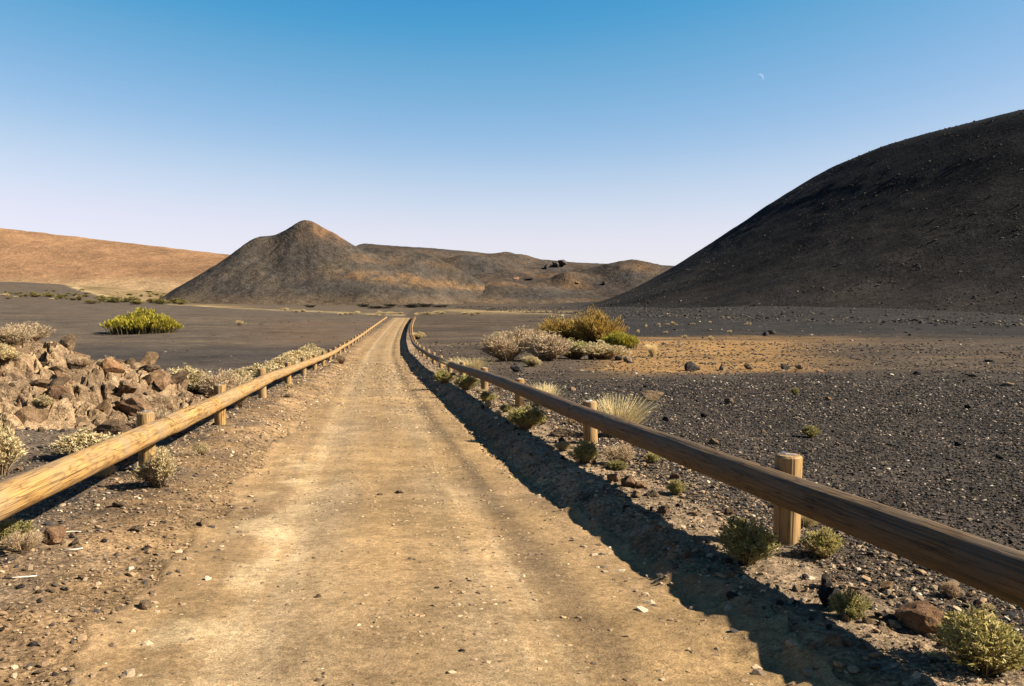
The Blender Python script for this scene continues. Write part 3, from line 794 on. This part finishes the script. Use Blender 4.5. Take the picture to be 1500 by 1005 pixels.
class Shrub:
    """unit shrub: about 1 wide, 1 high; stems and foliage as two meshes"""
    def __init__(s, name, seed, nst, nl, ll, lw, cols, twc, dome=.75, up=.6, tip=.5, stemw=.006, spread=.12, clumps=7, lmin=.35, hollow=0.0):
        r = np.random.default_rng(seed)
        # clumps make an uneven outline
        ca = r.uniform(0, 6.28, clumps); cr = np.sqrt(r.random(clumps)) * .30
        cx, cy = cr * np.cos(ca), cr * np.sin(ca); ch = r.uniform(.62, 1.0, clumps) * (1 - .9 * cr); cw = r.uniform(.16, .30, clumps)
        k = r.integers(0, clumps, nst)
        a = r.uniform(0, 6.28, nst); q = np.sqrt(r.random(nst)); el = np.arccos(q * dome)
        tipx = cx[k] + cw[k] * q * np.cos(a); tipy = cy[k] + cw[k] * q * np.sin(a)
        tipz = ch[k] * (.45 + .55 * np.sqrt(np.maximum(0, 1 - q * q))) * r.uniform(.8, 1.05, nst)
        P1 = np.stack([tipx, tipy, tipz], -1)
        P0 = np.stack([tipx * spread + r.normal(size=nst) * .03, tipy * spread + r.normal(size=nst) * .03, 0 * tipx - .02], -1)
        out = np.stack([tipx, tipy, 0 * tipx], -1)
        sv, sq, sc = ribbons(P0, P1 - .12 * out, stemw, stemw * .5, .12 * out, lerp_cols(twc, nst, r), r, 3)
        s.stem = mesh_np(name + '_stem', sv, sq, False, sc); s.stem.materials.append(M_twig)
        t = lmin + (1 - lmin) * r.random((nst, nl)) ** tip
        base = (P0[:, None, :] + (P1 - P0)[:, None, :] * t[..., None] - .12 * out[:, None, :] * (t - t * t)[..., None]).reshape(-1, 3)
        n = len(base)
        dirv = r.normal(size=(n, 3)); dirv /= np.linalg.norm(dirv, axis=1, keepdims=True)
        g = np.repeat((P1 - P0) / np.linalg.norm(P1 - P0, axis=1, keepdims=True), nl, 0)
        dirv = dirv * (1 - up) + g * up; dirv /= np.linalg.norm(dirv, axis=1, keepdims=True)
        base = base + r.normal(size=(n, 3)) * .012
        ln = ll * r.uniform(.6, 1.3, (n, 1))
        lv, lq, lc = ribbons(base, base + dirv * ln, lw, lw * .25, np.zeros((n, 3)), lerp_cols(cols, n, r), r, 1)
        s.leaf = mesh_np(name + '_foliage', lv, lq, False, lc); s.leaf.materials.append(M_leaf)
CREAM = [(.70, .55, .30), (.80, .67, .41), (.58, .43, .22), (.68, .56, .28)]
GREENG = [(.34, .31, .09), (.50, .42, .15), (.21, .21, .065), (.60, .50, .24)]
KINDS = {
 'cream': [Shrub('cream', 200 + k, 560, 13, .055, .010, CREAM, [(.30, .22, .13), (.20, .14, .09)], up=.55, tip=.35, lmin=.5) for k in range(4)],
 'green': [Shrub('green', 220 + k, 320, 18, .062, .011, GREENG, [(.20, .13, .07), (.36, .27, .15)], up=.55, tip=.5, lmin=.35, stemw=.007) for k in range(4)],
 'broom': [Shrub('broom', 240 + k, 620, 14, .10, .006, [(.56, .36, .075), (.46, .28, .07), (.64, .46, .13)], [(.14, .08, .04), (.10, .06, .035)], up=.68, tip=.7, lmin=.40, spread=.16, clumps=12, stemw=.006) for k in range(2)],
 'lime': [Shrub('lime', 250 + k, 1700, 12, .085, .007, [(.37, .32, .035), (.48, .40, .055), (.25, .23, .027)], [(.10, .08, .03)], up=.85, tip=.4, lmin=.5, spread=.85, clumps=18) for k in range(2)],
 'grey': [Shrub('grey', 260 + k, 520, 9, .06, .006, [(.62, .46, .28), (.52, .38, .24), (.70, .55, .36)], [(.30, .20, .12), (.42, .30, .18)], up=.5, tip=.5, lmin=.4) for k in range(3)],
 'scrub': [Shrub('scrub', 280 + k, 110, 8, .12, .022, [(.27, .23, .07), (.20, .18, .06), (.36, .28, .10)], [(.12, .09, .05)], up=.5, tip=.4, lmin=.5, spread=.5) for k in range(2)],
 'tuft': [Shrub('tuft', 290 + k, 90, 7, .10, .016, CREAM, [(.34, .26, .15)], up=.6, tip=.4, lmin=.4, spread=.4) for k in range(2)],
 'dusk': [Shrub('dusk', 300 + k, 110, 8, .10, .02, [(.085, .075, .055), (.12, .10, .07)], [(.05, .04, .03)], up=.5, tip=.4, lmin=.4, spread=.6) for k in range(2)],
}
class Grass:
    def __init__(s, name, seed, n, cols, fall=.5):
        r = np.random.default_rng(seed)
        a = r.uniform(0, 6.28, n); q = np.abs(r.normal(size=n)) * .16
        P0 = np.stack([q * np.cos(a) * .5, q * np.sin(a) * .5, 0 * q - .02], -1)
        ln = r.uniform(.45, 1.05, n); sp = r.uniform(.03, .42, n) * r.uniform(.3, 1, n)
        P1 = P0 + np.stack([np.cos(a) * sp * ln, np.sin(a) * sp * ln, ln], -1)
        bend = np.stack([np.cos(a) * .16 * ln + r.uniform(0, .30, n) * ln, np.sin(a) * .22 * ln, -fall * sp * ln], -1)
        v, q_, c = ribbons(P0, P1, .0055, .0015, bend, lerp_cols(cols, n, r), r, 4)
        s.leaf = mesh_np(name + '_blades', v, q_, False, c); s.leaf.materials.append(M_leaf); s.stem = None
KINDS['grass'] = [Grass('grass', 320 + k, 1100, [(.70, .56, .28), (.60, .46, .22), (.78, .66, .40)]) for k in range(2)]
NAMES = {'cream': 'dry_shrub', 'green': 'green_shrub', 'broom': 'broom_bush', 'lime': 'broom_bush', 'grey': 'dry_shrub', 'scrub': 'scrub_bush', 'tuft': 'dry_tuft', 'dusk': 'dark_bush', 'grass': 'grass_tuft'}
CATS = {'cream': 'shrub', 'green': 'shrub', 'broom': 'bush', 'lime': 'bush', 'grey': 'shrub', 'scrub': 'bush', 'tuft': 'tuft', 'dusk': 'bush', 'grass': 'grass'}
_ki = [0]
def plant(kind, x, y, w, h, label, group=None, z=None):
    _ki[0] += 1; v = KINDS[kind][_ki[0] % len(KINDS[kind])]
    root = empty(NAMES[kind], (x, y, (gz(x, y) if z is None else z) - .01))
    root.scale = (w, w, h); root.rotation_euler = (0, 0, rng.uniform(0, 6.28))
    if v.stem is not None: obj('stem', v.stem, None, root)
    obj('foliage' if kind != 'grass' else 'blades', v.leaf, None, root)
    return tag(root, label, CATS[kind], group)
def plant_px(kind, px, py, wpx, hpx, label, group=None):
    x, y, z = site(px, py)
    return plant(kind, x, y, 1.1 * wpx * y / F, hpx * y / F, label, group)
PLANTS = [
 # under and beside the left fence
 ('cream', 233, 713, 78, 64, 'cream cushion shrub growing on the track side of the sunlit fence'),
 ('grey', 352, 598, 30, 32, 'small dry shrub at the foot of a fence post beside the track'),
 ('grey', 500, 533, 24, 20, 'low brown dry shrub on the bare verge below the golden rail'),
 ('green', 18, 800, 60, 55, 'dark little shrub in the shadow under the golden rail'),
 # right fence
 ('green', 1092, 826, 112, 92, 'bushy green shrub half shaded, just beside the tall post with a bracket'),
 ('green', 1206, 816, 66, 56, 'yellow-green shrub lit by the sun directly behind the fence post'),
 ('green', 1243, 905, 62, 58, 'small olive shrub growing against a black pointed rock'),
 ('green', 1440, 985, 165, 110, 'wide yellow-green shrub next to the large tan rock below the rail'),
 ('green', 990, 724, 34, 30, 'tiny olive shrub by the heap of tan stones under the rail'),
 ('green', 856, 680, 52, 46, 'olive shrub under the rail beside a pale flat stone'),
 ('grey', 905, 680, 60, 40, 'brown twiggy dead shrub in the shade under the rail'),
 ('green', 768, 628, 66, 44, 'spreading olive shrub under the rail with a dark shaded side'),
 ('green', 713, 588, 36, 20, 'low yellowish shrub at the foot of a slim fence post'),
 ('green', 684, 572, 40, 30, 'rounded yellow-green shrub next in line along the shaded fence'),
 ('green', 650, 562, 34, 28, 'leafy shrub poking up at the bend of the shaded rail'),
 ('grass', 905, 640, 92, 64, 'blond clump of long dry grass behind the fence post'),
 ('grass', 797, 594, 64, 34, 'pale dry grass clump hugging the back of the rail'),
 ('grass', 690, 551, 64, 30, 'bleached straw clump standing behind the shaded fence'),
 ('cream', 611, 497, 24, 14, 'yellow straw cushion beside the far curve of the fence'),
 # cluster in the middle distance
 ('broom', 874, 508, 84, 62, 'tallest orange-brown broom bush with a dark twisted base'),
 ('broom', 822, 505, 96, 50, 'wide orange-brown broom bush next to the tallest one'),
 ('lime', 906, 511, 52, 28, 'small yellow-green bush at the end of the broom thicket'),
 ('grey', 742, 529, 84, 50, 'pinkish grey dead bush with dark fallen branches'),
 ('grey', 800, 529, 96, 54, 'pinkish twiggy dry bush in front of the orange broom'),
 ('grey', 765, 510, 84, 42, 'pale dry bush behind the pinkish dead bush'),
 ('cream', 779, 537, 30, 22, 'straw-coloured cushion in front of the dry thicket'),
 ('cream', 884, 527, 76, 34, 'cream cushion shrub spilling over stones below the broom'),
 ('green', 842, 526, 70, 36, 'grey-green low shrub in the middle of the dry thicket'),
 ('tuft', 733, 497, 30, 16, 'small straw cushion behind the dead pinkish bush'),
 ('grass', 957, 522, 20, 20, 'lone white-blond grass clump on the rust-coloured flat'),
 ('green', 1187, 640, 30, 24, 'lone pale green sprig on the black cinder field'),
 ('green', 1164, 579, 12, 16, 'tiny upright sprig far out on the black cinder field'),
 # left middle distance
 ('lime', 207, 489, 98, 38, 'big bright yellow-green broom mound on the dark plain'),
 ('tuft', 351, 477, 16, 10, 'single pale tuft alone on the dark plain'),
]
for k, px, py, w, h, lab in PLANTS:
    plant_px(k, px, py, w, h, lab)
def fence_plant(kind, px, d, w, h, label, group=None):
    x = min((px - 750) / F * d, float(xL(d)) - .32 - .45 * w)
    plant(kind, x, d, w * 1.18, h * 1.1, label, group)
fence_plant('cream', 138, 9.3, .80, .40, 'wispy cream shrub behind the golden rail with upright dry flower stalks')
fence_plant('cream', -6, 8.2, .55, .55, 'cream shrub behind the golden rail, farthest from the post')
fence_plant('grey', 250, 11.6, .75, .48, 'pale grey wispy shrub between the lava outcrop and fence post')
fence_plant('cream', 290, 17.5, 1.15, .78, 'large cream shrub rising at the end of the lava outcrop')
fence_plant('grey', 325, 17.0, 1.05, .70, 'shaggy grey-brown shrub crowded against the large cream shrub')
fence_plant('cream', 360, 17.5, 1.1, .62, 'cream shrub with a dark hollow beside the shaggy grey one')
for px, d, w, h in ((352, 21, .9, .5), (400, 24, 1.2, .6), (378, 27, 1.0, .5), (425, 26, 1.1, .6), (448, 30, 1.3, .7), (436, 35, 1.5, .9), (468, 38, 1.5, .9), (455, 36, 1.3, .7), (478, 42, 1.6, .9), (494, 45, 1.5, .8), (420, 33, 1.3, .6)):
    fence_plant('cream', px, d, w, h, 'rounded cream cushion shrub in the row behind the golden fence', 'cream shrubs behind the golden fence')
for k in range(30):
    y = 4.2 + 24 * rng.random() ** 1.5; x = float(xR(y)) + rng.uniform(-.42, .75)
    kd = ('green', 'grey', 'cream', 'grass')[k % 4]; w = rng.uniform(.10, .26)
    plant(kd, x, y, w, w * rng.uniform(.5, .9), {'green': 'small olive sprig', 'grey': 'small dead twiggy plant', 'cream': 'small straw-coloured plant', 'grass': 'small wisp of dry grass'}[kd] + ' among the rubble along the shaded fence', 'small plants along the shaded fence')
for k in range(14):
    y = 4.6 + 18 * rng.random() ** 1.4; x = float(xL(y)) + rng.uniform(-1.3, .35)
    kd = ('grey', 'cream')[k % 2]; w = rng.uniform(.10, .30)
    plant(kd, x, y, w, w * rng.uniform(.5, .8), {'grey': 'small dead twiggy plant', 'cream': 'small straw-coloured plant'}[kd] + ' scattered along the golden fence', 'small plants along the golden fence')
for k in range(34):
    px = rng.uniform(395, 705); py = 459 + 4.0 * rng.random() + (max(0, (500 - px)) * -.075)
    x, y, z = site(px, py)
    plant('tuft', x, y, rng.uniform(1.0, 3.0), rng.uniform(.5, 1.0), 'small straw tuft in the pale line at the foot of the cone', 'straw tufts beyond the end of the track')
for k in range(16):
    px = rng.uniform(935, 1110); py = rng.uniform(472, 500) if k > 8 else rng.uniform(471, 479)
    x, y, z = site(px, py)
    plant('tuft', x, y, rng.uniform(.5, .9), rng.uniform(.35, .6), 'small cream tuft on the rust-coloured flat below the hill', 'cream tufts on the rusty flat')
for px, w in ((535, 20), (553, 26), (575, 24), (603, 20), (622, 26), (645, 20), (455, 14)):
    d = 300 + rng.uniform(-40, 40); x = (px - 750) / F * d
    plant('dusk', x, d, w * d / F * rng.uniform(1.2, 2.6), rng.uniform(4, 11) * d / F, 'dark low bush at the foot of the ridge beyond the track', 'dark bushes beyond the end of the track')
for k in range(26):
    px = rng.uniform(125, 285) if k > 5 else rng.uniform(20, 120); py = 441 + rng.uniform(-5, 5) + (px - 130) * .02
    d = rng.uniform(350, 430) * (1 if px > 120 else 1.1); x = (px - 750) / F * d
    plant('scrub', x, d, rng.uniform(4, 9), rng.uniform(1.5, 3.2), 'low olive bush on the straw-coloured plain by the cone', 'olive bushes on the far plain')
for k in range(70):
    px = rng.uniform(-20, 260); d = rng.uniform(400, 640); x = (px - 750) / F * d
    if x > -190 and d < 560: continue
    plant('scrub' if k % 3 else 'tuft', x, d, rng.uniform(2.5, 6), rng.uniform(.8, 1.8), ('tiny olive' if k % 3 else 'tiny straw-coloured') + ' bush scattered on the far plain below the tan slope', 'scattered bushes on the far plain')

# ------------------------------------------------------------------ lava outcrop
OC = (-7.6, 14.0)
def outcrop_h(x, y):
    a = (x - OC[0]) / np.where(x > OC[0], 3.2, 4.4); b = (y - OC[1]) / np.where(y < OC[1], 3.9, 2.0)
    q = np.sqrt(a * a + b * b) + .16 * fbm(x, y, 1.4, 3, 121)
    return .92 * (1 - np.clip(q, 0, 1) ** 1.25)
def build_outcrop():
    xs = np.arange(OC[0] - 4.7, OC[0] + 4.1, .028); ys = np.arange(OC[1] - 4.3, OC[1] + 2.3, .036)
    X, Y = np.meshgrid(xs, ys, indexing='xy')
    r = np.random.default_rng(77)
    H = outcrop_h(X, Y)
    add = np.zeros_like(X)
    for cnt, amp, tilt, seed in ((75, .24, .36, 1), (1300, .085, .50, 2)):
        rr = np.random.default_rng(seed + 500)
        S = np.stack([rr.uniform(xs[0], xs[-1], cnt), rr.uniform(ys[0], ys[-1], cnt)], -1)
        hh = rr.uniform(-.5, .5, cnt) * amp; tx = rr.normal(size=cnt) * tilt * .55; ty = rr.normal(size=cnt) * tilt * .55
        wx = X + .22 * amp / .3 * fbm(X, Y, .5, 3, 122 + seed); wy = Y + .22 * amp / .3 * fbm(X, Y, .5, 3, 132 + seed)
        d1 = np.full(X.shape, 1e9); d2 = np.full(X.shape, 1e9); idx = np.zeros(X.shape, int)
        for k in range(cnt):
            d = np.hypot(wx - S[k, 0], (wy - S[k, 1]))
            cl = d < d1
            d2 = np.where(cl, d1, np.minimum(d2, d)); idx = np.where(cl, k, idx); d1 = np.where(cl, d, d1)
        blk = hh[idx] + tx[idx] * (X - S[idx, 0]) + ty[idx] * (Y - S[idx, 1])
        crack = 1 - sst(.0, .09 if cnt < 200 else .04, d2 - d1)
        add = add + blk - crack * (.24 if cnt < 200 else .07)
    env = sst(.02, .25, H)
    Z = G(X, Y) + H + add * env * .9 + .05 * fbm(X, Y, .25, 4, 123) * env - .10 * (1 - env) - .02
    n = fbm(X, Y, .8, 4, 124); n2 = fbm(X, Y, .18, 3, 125)
    C = mix(np.zeros(X.shape + (3,)) + np.array((.27, .175, .095)), (.13, .085, .05), (.35 + 1.5 * n).clip(0, 1))
    C = mix(C, (.42, .295, .17), (1.6 * n2 - .1).clip(0, .7)) * ALB
    o = obj('lava_outcrop', mesh_np('lava_outcrop', np.stack([X, Y, Z], -1).reshape(-1, 3), grid_faces(len(ys), len(xs)), False, C.reshape(-1, 3)), M_crag)
    tag(o, 'craggy brown lava outcrop full of dark clefts behind the golden fence', 'outcrop')
    return X, Y, Z
M_crag = soil_material('crag', 9.0, (.93, .98), [(5, .8, .08), (22, .8, .03)])
oX, oY, oZ = build_outcrop()
def oc_z(x, y):
    j = int(np.clip((x - oX[0, 0]) / .028, 0, oX.shape[1] - 1)); i = int(np.clip((y - oY[0, 0]) / .036, 0, oX.shape[0] - 1))
    return max(float(oZ[i, j]), gz(x, y))
for k in range(330):
    a = rng.uniform(0, 6.28); q = math.sqrt(rng.random())
    x = OC[0] + .5 + 3.4 * q * math.cos(a); y = OC[1] - 1.0 + 2.8 * q * math.sin(a)
    if x > xL(y) - .9: continue
    hs = .035 + .27 * rng.random() ** 3.2
    rock(x, y, hs, M_rock_brown if k % 4 else M_rock_red, ('large' if hs > .10 else 'small') + (' brown' if k % 4 else ' reddish') + ' lava block lying on the craggy outcrop', 'loose blocks on the lava outcrop', z=oc_z(x, y), tall=rng.uniform(.55, 1.1), sink=.42, tilt=.7, wide=rng.uniform(.8, 1.5))
def rock_d(px, d, wpx, hz, mat, label, **kw):
    x = (px - 750) / F * d
    rock(x, d, .5 * wpx * d / F, mat, label, z=oc_z(x, d) + hz, **kw)
rock_d(245, 12.9, 62, -.05, M_rock_brown, 'big rounded boulder with a dark undercut at the outcrop end', tall=1.0, sink=.2, k=2, tilt=.3)
rock_d(205, 12.6, 60, .0, M_rock_brown, 'long slanting slab leaning beside the big rounded boulder', tall=.55, k=5, tilt=.5)
rock_d(85, 14.2, 90, -.1, M_rock_brown, 'broad smooth boulder on the crest of the outcrop', tall=.5, k=3, tilt=.15)
for px, d, w, kd, lab in ((20, 13.2, .8, 'grey', 'pinkish dry shrub on the crest of the outcrop, beside the smooth boulder'), (40, 14.5, .9, 'grey', 'pale twiggy shrub behind the crest of the outcrop'),
                          (152, 15.3, .95, 'cream', 'domed cream cushion on top of the outcrop below the bright broom'), (5, 12.6, .6, 'cream', 'cream shrub at the low end of the outcrop'),
                          (118, 13.2, .42, 'grey', 'small twiggy shrub rooted in a cleft of the outcrop'), (230, 13.6, .5, 'grey', 'dry twiggy shrub beside the big undercut boulder'), (60, 11.6, .4, 'cream', 'small cream shrub at the front foot of the outcrop')):
    x = (px - 750) / F * d
    plant(kd, x, d, w, w * .48, lab, z=oc_z(x, d) - .03)

# ------------------------------------------------------------------ single rocks and stones
RK = [
 (81, 795, 34, M_rock_red, 'orange-brown block at the edge of the golden fence shadow', dict(tall=1.1, sink=.1)),
 (107, 799, 22, M_rock_tan, 'flat cream stone beside the orange-brown block', dict(tall=.5)),
 (17, 846, 22, M_rock_tan, 'flat whitish stone on the grey verge', dict(tall=.45)),
 (212, 892, 26, M_rock_tan, 'tan stone with a black shadow on the left verge', dict(tall=1.1, sink=.1)),
 (224, 872, 14, M_rock_tan, 'small grey-tan stone above the black-shadowed verge stone', {}),
 (296, 770, 16, M_rock_tan, 'small tan stone where verge meets track', {}),
 (57, 986, 16, M_rock_tan, 'pale stone low on the left verge', dict(tall=.6)),
 (200, 778, 20, M_rock_tan, 'half-buried brown stone on the left verge below the cream shrub', dict(tall=.7)),
 (172, 742, 22, M_rock_tan, 'rounded tan stone below the golden rail shadow', dict(tall=.7)),
 (957, 588, 34, M_rock_tan, 'pale tan boulder alone on the black cinder beyond the grass clump', dict(tall=.75, sink=.15)),
 (1066, 592, 17, M_rock_tan, 'small tan rock on the cinder field with a dark side', {}),
 (976, 617, 22, M_rock_dark, 'brown twin rock on the cinder behind the grass clump', {}),
 (1082, 612, 13, M_rock_dark, 'small pointed dark rock on the cinder field', dict(tall=1.2)),
 (1212, 586, 11, M_rock_red, 'little orange stone on the cinder field', {}),
 (1014, 543, 24, M_rock_dark, 'dark jagged rock at the edge of the rusty flat', dict(tall=1.0)),
 (1060, 542, 20, M_rock_tan, 'wedge-shaped rock with a lit face at the edge of the rusty flat', dict(tall=.9)),
 (1096, 541, 16, M_rock_tan, 'small wedge rock next along the edge of the rusty flat', dict(tall=.9)),
 (1150, 542, 14, M_rock_dark, 'low dark rock on the rim between rust and black cinder', {}),
 (1172, 541, 15, M_rock_tan, 'low tan rock on the rim between rust and black cinder', {}),
 (1200, 544, 15, M_rock_red, 'flat rusty rock on the rim between rust and black cinder', dict(tall=.6)),
 (1345, 549, 16, M_rock_dark, 'dark rock on the rim below the hill', {}),
 (1420, 552, 22, M_rock_dark, 'widest dark rock on the rim below the hill', dict(tall=.6)),
 (1475, 565, 20, M_rock_tan, 'tan slab on the rim below the hill', dict(tall=.5)),
 (1122, 492, 14, M_rock_dark, 'small black rock out on the rusty flat', dict(tall=.8)),
 (1131, 489, 12, M_rock_dark, 'black rock neighbouring another out on the rusty flat', {}),
 (758, 540, 14, M_rock_dark, 'dark block in front of the dry thicket', {}),
 (756, 545, 22, M_rock_dark, 'grey rock with a black side between fence and thicket', dict(tall=.9)),
 (820, 565, 18, M_rock_dark, 'dark rock behind the rail near the dry thicket', {}),
 (838, 572, 20, M_rock_tan, 'brown rock behind the rail beside a darker one', {}),
 (893, 525, 26, M_rock_tan, 'tan boulder below the cream cushion of the thicket', dict(tall=.9)),
 (920, 530, 16, M_rock_tan, 'small tan boulder at the end of the thicket', {}),
 (865, 527, 18, M_rock_dark, 'dark boulder under the broom thicket', {}),
 (905, 528, 14, M_rock_dark, 'dark small boulder between tan ones below the thicket', {}),
 (1116, 690, 22, M_rock_dark, 'dark flat rock just behind the rail by the bracketed post', dict(tall=.7)),
 (1216, 893, 46, M_rock_dark, 'black pointed rock standing beside the small olive shrub', dict(tall=1.5, sink=.2, k=4)),
 (1353, 925, 84, M_rock_red, 'large orange-tan rock next to the wide yellow-green shrub', dict(tall=.85, sink=.2, k=1)),
 (1296, 905, 40, M_rock_dark, 'brown pitted rock between the black pointed rock and orange-tan rock', dict(tall=.7)),
 (1270, 912, 24, M_rock_tan, 'small tan stone at the foot of the olive shrub', {}),
 (1295, 925, 26, M_rock_tan, 'tan stone in front of the brown pitted rock', {}),
 (1357, 836, 24, M_rock_dark, 'dark stone just under the heavy rail', dict(tall=.7)),
 (897, 705, 24, M_rock_tan, 'light tan stone heading the heap under the rail', dict(tall=.9)),
 (920, 712, 24, M_rock_red, 'orange stone in the heap under the rail', {}),
 (940, 715, 28, M_rock_red, 'largest orange stone in the heap under the rail', dict(tall=.7)),
 (957, 727, 26, M_rock_tan, 'pale block at the end of the heap under the rail', dict(tall=1.0)),
 (975, 744, 24, M_rock_tan, 'flat tan stone below the heap under the rail', dict(tall=.5)),
 (932, 728, 18, M_rock_tan, 'small brown stone below the heap under the rail', {}),
 (822, 638, 34, M_rock_tan, 'pale flat stone with a black hollow beside the olive shrub', dict(tall=.7)),
 (790, 622, 26, M_rock_red, 'reddish stone touching the spreading olive shrub', {}),
]
for px, py, w, mat, lab, kw in RK:
    rock_px(px, py, w, mat, lab, **kw)
RS = [(768, 80, 9), (855, 72, 11), (918, 100, 6), (970, 128, 7), (900, 160, 8), (600, 268, 5), (500, 532, 12), (1130, 518, 11), (1020, 493, 9), (1085, 463, 8),
      (1165, 462, 10), (935, 515, 7), (875, 525, 6), (842, 662, 8), (928, 675, 6), (1130, 770, 11), (1226, 777, 7), (1100, 788, 8), (320, 706, 8), (432, 800, 7), (365, 352, 6),
      (280, 398, 5), (115, 400, 5), (1385, 457, 7), (970, 607, 8), (740, 497, 7), (1490, 497, 7), (1020, 780, 6), (60, 860, 6), (305, 180, 6), (830, 95, 6), (1010, 655, 6)]
for zx, zy, w in RS:
    rock_px(300 + zx / 3, 700 + zy / 3, w, M_rock_tan if rng.random() < .75 else M_rock_dark, 'small loose stone lying on the tan dirt track', 'loose stones on the track', name='stone', tall=.9, sink=.15)
for k in range(60):
    px = rng.uniform(0, 300); py = rng.uniform(760, 1000)
    if px > 300 - (py - 760) * .6: continue
    rock_px(px, py, rng.uniform(6, 13), M_rock_tan if k % 3 else M_rock_dark, ('tan' if k % 3 else 'dark') + ' small stone embedded in the rubbly left verge', 'stones on the left verge', name='stone')
for k in range(170):
    y = 3.6 + 16 * rng.random() ** 1.6; u = rng.uniform(1.6, 2.6); x = float(xC(y)) + u
    rock(x, y, rng.uniform(.012, .03) * (1 + 1.6 * rng.random() ** 5), (M_rock_tan, M_rock_dark, M_rock_red)[k % 3], ('tan', 'dark', 'reddish')[k % 3] + ' small stone on the rough bank beneath the shaded rail', 'stones on the right bank', name='stone')
for k in range(70):
    y = rng.uniform(7, 26); x = y * rng.uniform(.10, .56)
    if x < xR(y) + .5: continue
    rock(x, y, .02 + .05 * rng.random() ** 2, (M_rock_dark, M_rock_dark, M_rock_tan)[k % 3], ('dark', 'dark', 'tan')[k % 3] + ' small stone on the black cinder field', 'stones on the cinder field', name='stone')
for k in range(46):
    y = rng.uniform(7.5, 12); x = y * rng.uniform(-.57, -.40)
    if x > xL(y) - .4: continue
    rock(x, y, .02 + .06 * rng.random() ** 2, (M_rock_tan, M_rock_red, M_rock_dark)[k % 3], ('tan', 'reddish', 'dark')[k % 3] + ' small stone on the slope between outcrop and golden fence', 'stones before the outcrop', name='stone')
for px, py, w, h in ((800, 394, 14, 9), (813, 391, 12, 9), (822, 390, 18, 10), (757, 410, 14, 5), (775, 410, 18, 6), (845, 415, 8, 5), (640, 381, 9, 4), (885, 417, 8, 6)):
    # crags on the ridge: find the spot along the sight line
    a = (px - 750) / F; b = -(py - 502.5) / F
    Y = np.arange(425, 640, .5); k_ = (b * math.cos(PITCH) - math.sin(PITCH)) / (math.cos(PITCH) + b * math.sin(PITCH))
    X = a * Y / (math.cos(PITCH) + b * math.sin(PITCH)); hit = ridge_z(X, Y) > k_ * Y
    i = int(np.argmax(hit)) if hit.any() else len(Y) - 1
    d = Y[i]
    rock(X[i], d, .5 * w * d / F, M_rock_dark if h > 5 else M_rock_red, 'dark lava crag sticking out of the distant ridge', 'crags on the distant ridge', z=float(ridge_z(X[i:i+1], Y[i:i+1])[0]), tall=1.6 * h / w, tilt=.3, sink=.2)

# ------------------------------------------------------------------ bleached sticks
def stick(px, py, ln, rz, curve, label):
    x, y, z = site(px, py); t = np.linspace(-1, 1, 9)
    ax = np.stack([t * ln * .5, curve * ln * (t * t), .012 + 0 * t], -1)
    v, f, w = tube(ax, .004 * (1.2 - .5 * np.abs(t)), 0, 6)
    o = obj('stick', mesh_np('stick', v, f, True), M_stick); o.location = (x, y, z + .004); o.rotation_euler = (0, 0, rz)
    tag(o, label, 'stick')
stick(106, 782, .12, .15, -.12, 'thin bleached stick near the orange-brown block')
stick(106, 809, .11, .2, .2, 'curved bleached stick below the flat cream stone')
stick(30, 850, .16, .25, .05, 'straight bleached stick by the flat whitish stone')

# ------------------------------------------------------------------ fallen branches and moon
def moon():
    D = 9000.0; a = (1113 - 750) / F; b = -(114 - 502.5) / F
    cp, sp = math.cos(PITCH), math.sin(PITCH)
    dirv = Vector((a, cp + b * sp, b * cp - sp)).normalized()
    # the sunlit crescent of a far sphere
    n, m_ = 24, 8; rad = D * .0042
    lat = np.linspace(-np.pi / 2, np.pi / 2, n); lon = np.linspace(np.radians(0), np.radians(62), m_)
    La, Lo = np.meshgrid(lat, lon, indexing='ij')
    V = np.stack([np.cos(La) * np.cos(Lo), np.cos(La) * np.sin(Lo), np.sin(La)], -1).reshape(-1, 3) * rad
    me = mesh_np('moon', V, grid_faces(n, m_), True)
    m = NT('moonlight'); em = m.n('ShaderNodeEmission'); em.inputs['Color'].default_value = (.42, .62, .92, 1); em.inputs['Strength'].default_value = .30
    m.l(em.outputs[0], m.t.nodes['Material Output'].inputs['Surface'])
    o = obj('moon', me, m.m)
    # local +X is the limb that faces the sun; turn it right and up in the sky
    right = dirv.cross(Vector((0, 0, 1))).normalized(); up = right.cross(dirv).normalized()
    lx = (right * math.cos(R(38)) + up * math.sin(R(38))).normalized(); ly = -dirv; lz = lx.cross(ly)
    o.matrix_world = Matrix(((lx.x, ly.x, lz.x, dirv.x * D), (lx.y, ly.y, lz.y, dirv.y * D), (lx.z, ly.z, lz.z, dirv.z * D), (0, 0, 0, 1)))
    tag(o, 'pale crescent moon in the clear blue sky', 'moon')
moon()
